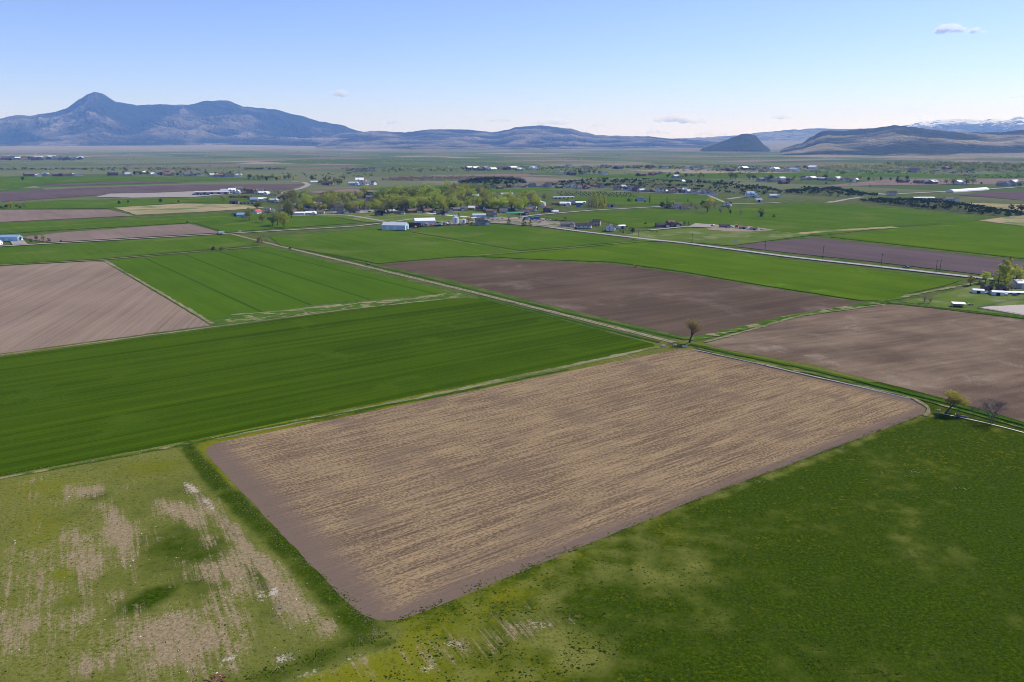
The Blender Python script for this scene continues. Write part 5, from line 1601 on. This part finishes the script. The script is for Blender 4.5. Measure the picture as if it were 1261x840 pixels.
FARR = [(700, 174), (800, 172), (850, 170), (907, 167), (937, 163), (973, 160), (1007, 158), (1040, 159), (1080, 158), (1130, 160), (1250, 165)]
SNOW = [(960, 172), (1060, 160), (1107, 156), (1133, 150.5), (1160, 147.6), (1190, 146.6), (1210, 148), (1223, 146.6), (1240, 148), (1253, 143), (1260, 144), (1300, 148), (1350, 141), (1430, 146), (1500, 150), (1650, 160)]
mountain('mountain', LEFT, 19000, 4200, mm_a, 1.12, 640, 90, rough=.62, seed=1.5, gul=1.0)
mountain('mountain_ridge', MID, 16500, 6500, mm_a, 2.2, 520, 80, rough=.40, seed=4.2, dvar=500)
mountain('butte', BUTTE, 10500, 1300, mm_c, .9, 200, 50, rough=.35, seed=8.2, dvar=100)
mountain('hills', RIGHT, 10000, 4200, mm_b, 2.0, 420, 80, rough=.38, seed=6.1, dvar=500)
mountain('far_mountains', FARR, 24000, 5000, mm_f, 1.3, 300, 40, rough=.4, seed=9.9)
mountain('snowy_mountains', SNOW, 28000, 6000, mm_s, 1.2, 360, 50, rough=.45, seed=12.7)

# ------------------------------------------------------------------ clouds
def cloud_mat():
    m = bpy.data.materials.new('cloud_vapour'); m.use_nodes = True
    nt = m.node_tree; nt.nodes.clear()
    o = nt.nodes.new('ShaderNodeOutputMaterial'); v = nt.nodes.new('ShaderNodeVolumePrincipled')
    v.inputs['Color'].default_value = (1, 1, 1, 1)
    v.inputs['Density'].default_value = CLOUD_D
    v.inputs['Anisotropy'].default_value = .2
    nt.links.new(v.outputs[0], o.inputs['Volume'])
    return m


CLOUD_D = .0022
mc = cloud_mat()
# px, py, width px, height px, distance m
CL = [(1167, 36, 36, 11, 'thin white cloud with a torn left tip, bigger of two high on the right'),
      (1201, 38, 18, 7, 'small oval white cloud, the smaller of the two high on the right'),
      (421, 116, 20, 8, 'lone small white cloud above the low end of the long mountain'),
      (484, 150, 22, 5, 'small flat cloud just above the ridge right of the tall mountain'),
      (612, 148, 44, 5, 'faint thin cloud above the middle ridge'),
      (677, 150, 48, 9, 'pale wispy cloud over the highest part of the middle ridge'),
      (829, 146, 46, 11, 'brightest puffy cloud low over the far horizon'),
      (859, 149, 22, 7, 'small cloud right beside the brightest puffy cloud'),
      (962, 144, 30, 6, 'thin flat cloud above the pale far mountains'),
      (808, 163, 38, 6, 'hazy cloud low behind the end of the middle ridge'),
      (737, 154, 20, 6, 'small faint cloud above the right shoulder of the middle ridge'),
      (875, 165, 52, 6, 'hazy flat cloud low above the dark round butte'),
      (1252, 119, 14, 5, 'tiny faint cloud near the right above the snowy mountains'),
      (4, 140, 26, 6, 'small cloud at the far left above the mountain shoulder')]
for ci, (px, py, w, h, lb) in enumerate(CL):
    D = 60000.0
    dx, dy, dz = ray(px, py); hl = math.hypot(dx, dy)
    k = D / hl
    cen = V((dx * k, dy * k, CH + dz * k))
    S = math.sqrt(dx * dx + dy * dy + dz * dz) * k / math.hypot(FPX, px - 630.5) 
    bm = bmesh.new()
    n = 9 + int(w / 3)
    right = V((dy, -dx, 0)).normalized(); fwd = V((dx, dy, 0)).normalized()
    rr = random.Random(ci * 7 + 3)
    for q in range(n):
        u = rr.uniform(-1, 1); env = (1 - abs(u) ** 1.6)
        r0 = (.22 + .34 * rr.random()) * h * S * (.45 + .55 * env)
        c = right * (u * w * .46 * S) + fwd * (rr.uniform(-.5, .5) * h * S) + V((0, 0, (rr.random() * .5 * env - .2) * h * S))
        M = Matrix.Translation(c) @ Matrix.Diagonal((rr.uniform(1.2, 2.3), 1.2, rr.uniform(.6, 1.0), 1))
        M = Matrix.Translation(c) @ Matrix.Rotation(math.atan2(right.y, right.x), 4, 'Z') @ Matrix.Diagonal((rr.uniform(1.2, 2.3), 1.2, rr.uniform(.6, 1.0), 1))
        bmesh.ops.create_icosphere(bm, subdivisions=3, radius=r0, matrix=M)
    for v in bm.verts:
        nn = noise.noise_vector(v.co / (h * S * .25) + V((ci, 0, 0)))
        v.co += nn * (h * S * .13)
    me = bpy.data.meshes.new('cloud'); bm.to_mesh(me); bm.free(); me.materials.append(mc)
    o = bpy.data.objects.new('cloud', me); C.objects.link(o); o.location = cen
    tag(o, lb, 'cloud', 'small clouds near the horizon')

# ------------------------------------------------------------------ haze
HD = 4.2e-5
m = bpy.data.materials.new('haze'); m.use_nodes = True
nt = m.node_tree; nt.nodes.clear()
oo = nt.nodes.new('ShaderNodeOutputMaterial'); vv = nt.nodes.new('ShaderNodeVolumePrincipled')
vv.inputs['Color'].default_value = (.22, .43, 1, 1)
vv.inputs['Absorption Color'].default_value = (1, 1, 1, 1)
vv.inputs['Density'].default_value = HD
nt.links.new(vv.outputs[0], oo.inputs['Volume'])
bx0, bx1, by0, by1, bz0, bz1 = -34000, 34000, -34000, 34000, -60, 1350
vs = [(x, y, z) for x in (bx0, bx1) for y in (by0, by1) for z in (bz0, bz1)]
fs = [(0, 1, 3, 2), (4, 6, 7, 5), (0, 4, 5, 1), (2, 3, 7, 6), (0, 2, 6, 4), (1, 5, 7, 3)]
hz = mesh_obj('haze', vs, fs, m); tag(hz, kind='stuff')

# ------------------------------------------------------------------ light
sc = bpy.context.scene
AZ = math.atan2(.84, .54)       # azimuth of the sun, from +Y towards +X
EL = rad(43)
w = bpy.data.worlds.new('World'); sc.world = w; w.use_nodes = True
nt = w.node_tree
bg = nt.nodes['Background']
sky = nt.nodes.new('ShaderNodeTexSky'); sky.sky_type = 'NISHITA'
sky.sun_disc = False; sky.sun_elevation = EL; sky.sun_rotation = AZ
sky.altitude = 1400; sky.air_density = 1.0; sky.dust_density = .7; sky.ozone_density = 6.0
mt = nt.nodes.new('ShaderNodeMix'); mt.data_type = 'RGBA'; mt.blend_type = 'MULTIPLY'; mt.inputs[0].default_value = 1
nt.links.new(sky.outputs[0], mt.inputs[6]); mt.inputs[7].default_value = (1.0, .905, 1.17, 1)
nt.links.new(mt.outputs[2], bg.inputs[0])
bg.inputs[1].default_value = .125
L = bpy.data.lights.new('sun', 'SUN'); L.energy = 5.0; L.angle = rad(.53); L.color = (1, .95, .86)
lo = bpy.data.objects.new('sun', L); C.objects.link(lo)
sd = V((math.sin(AZ) * math.cos(EL), math.cos(AZ) * math.cos(EL), math.sin(EL)))
lo.rotation_euler = sd.to_track_quat('Z', 'Y').to_euler()
lo.location = (0, 0, 400)

cam = bpy.data.cameras.new('camera'); co = bpy.data.objects.new('camera', cam); C.objects.link(co)
co.location = (0, 0, CH); co.rotation_euler = (math.pi / 2 - PITCH, 0, 0)
cam.sensor_width = 36; cam.lens = 36 * FPX / 1261
cam.clip_start = 1; cam.clip_end = 200000
sc.camera = co
sc.view_settings.view_transform = 'Standard'; sc.view_settings.look = 'None'
sc.view_settings.exposure = .3; sc.view_settings.gamma = 1
sc.cycles.use_denoising = True
sc.cycles.filter_width = .9
sc.cycles.max_bounces = 24; sc.cycles.diffuse_bounces = 2; sc.cycles.volume_bounces = 24; sc.cycles.transparent_max_bounces = 8
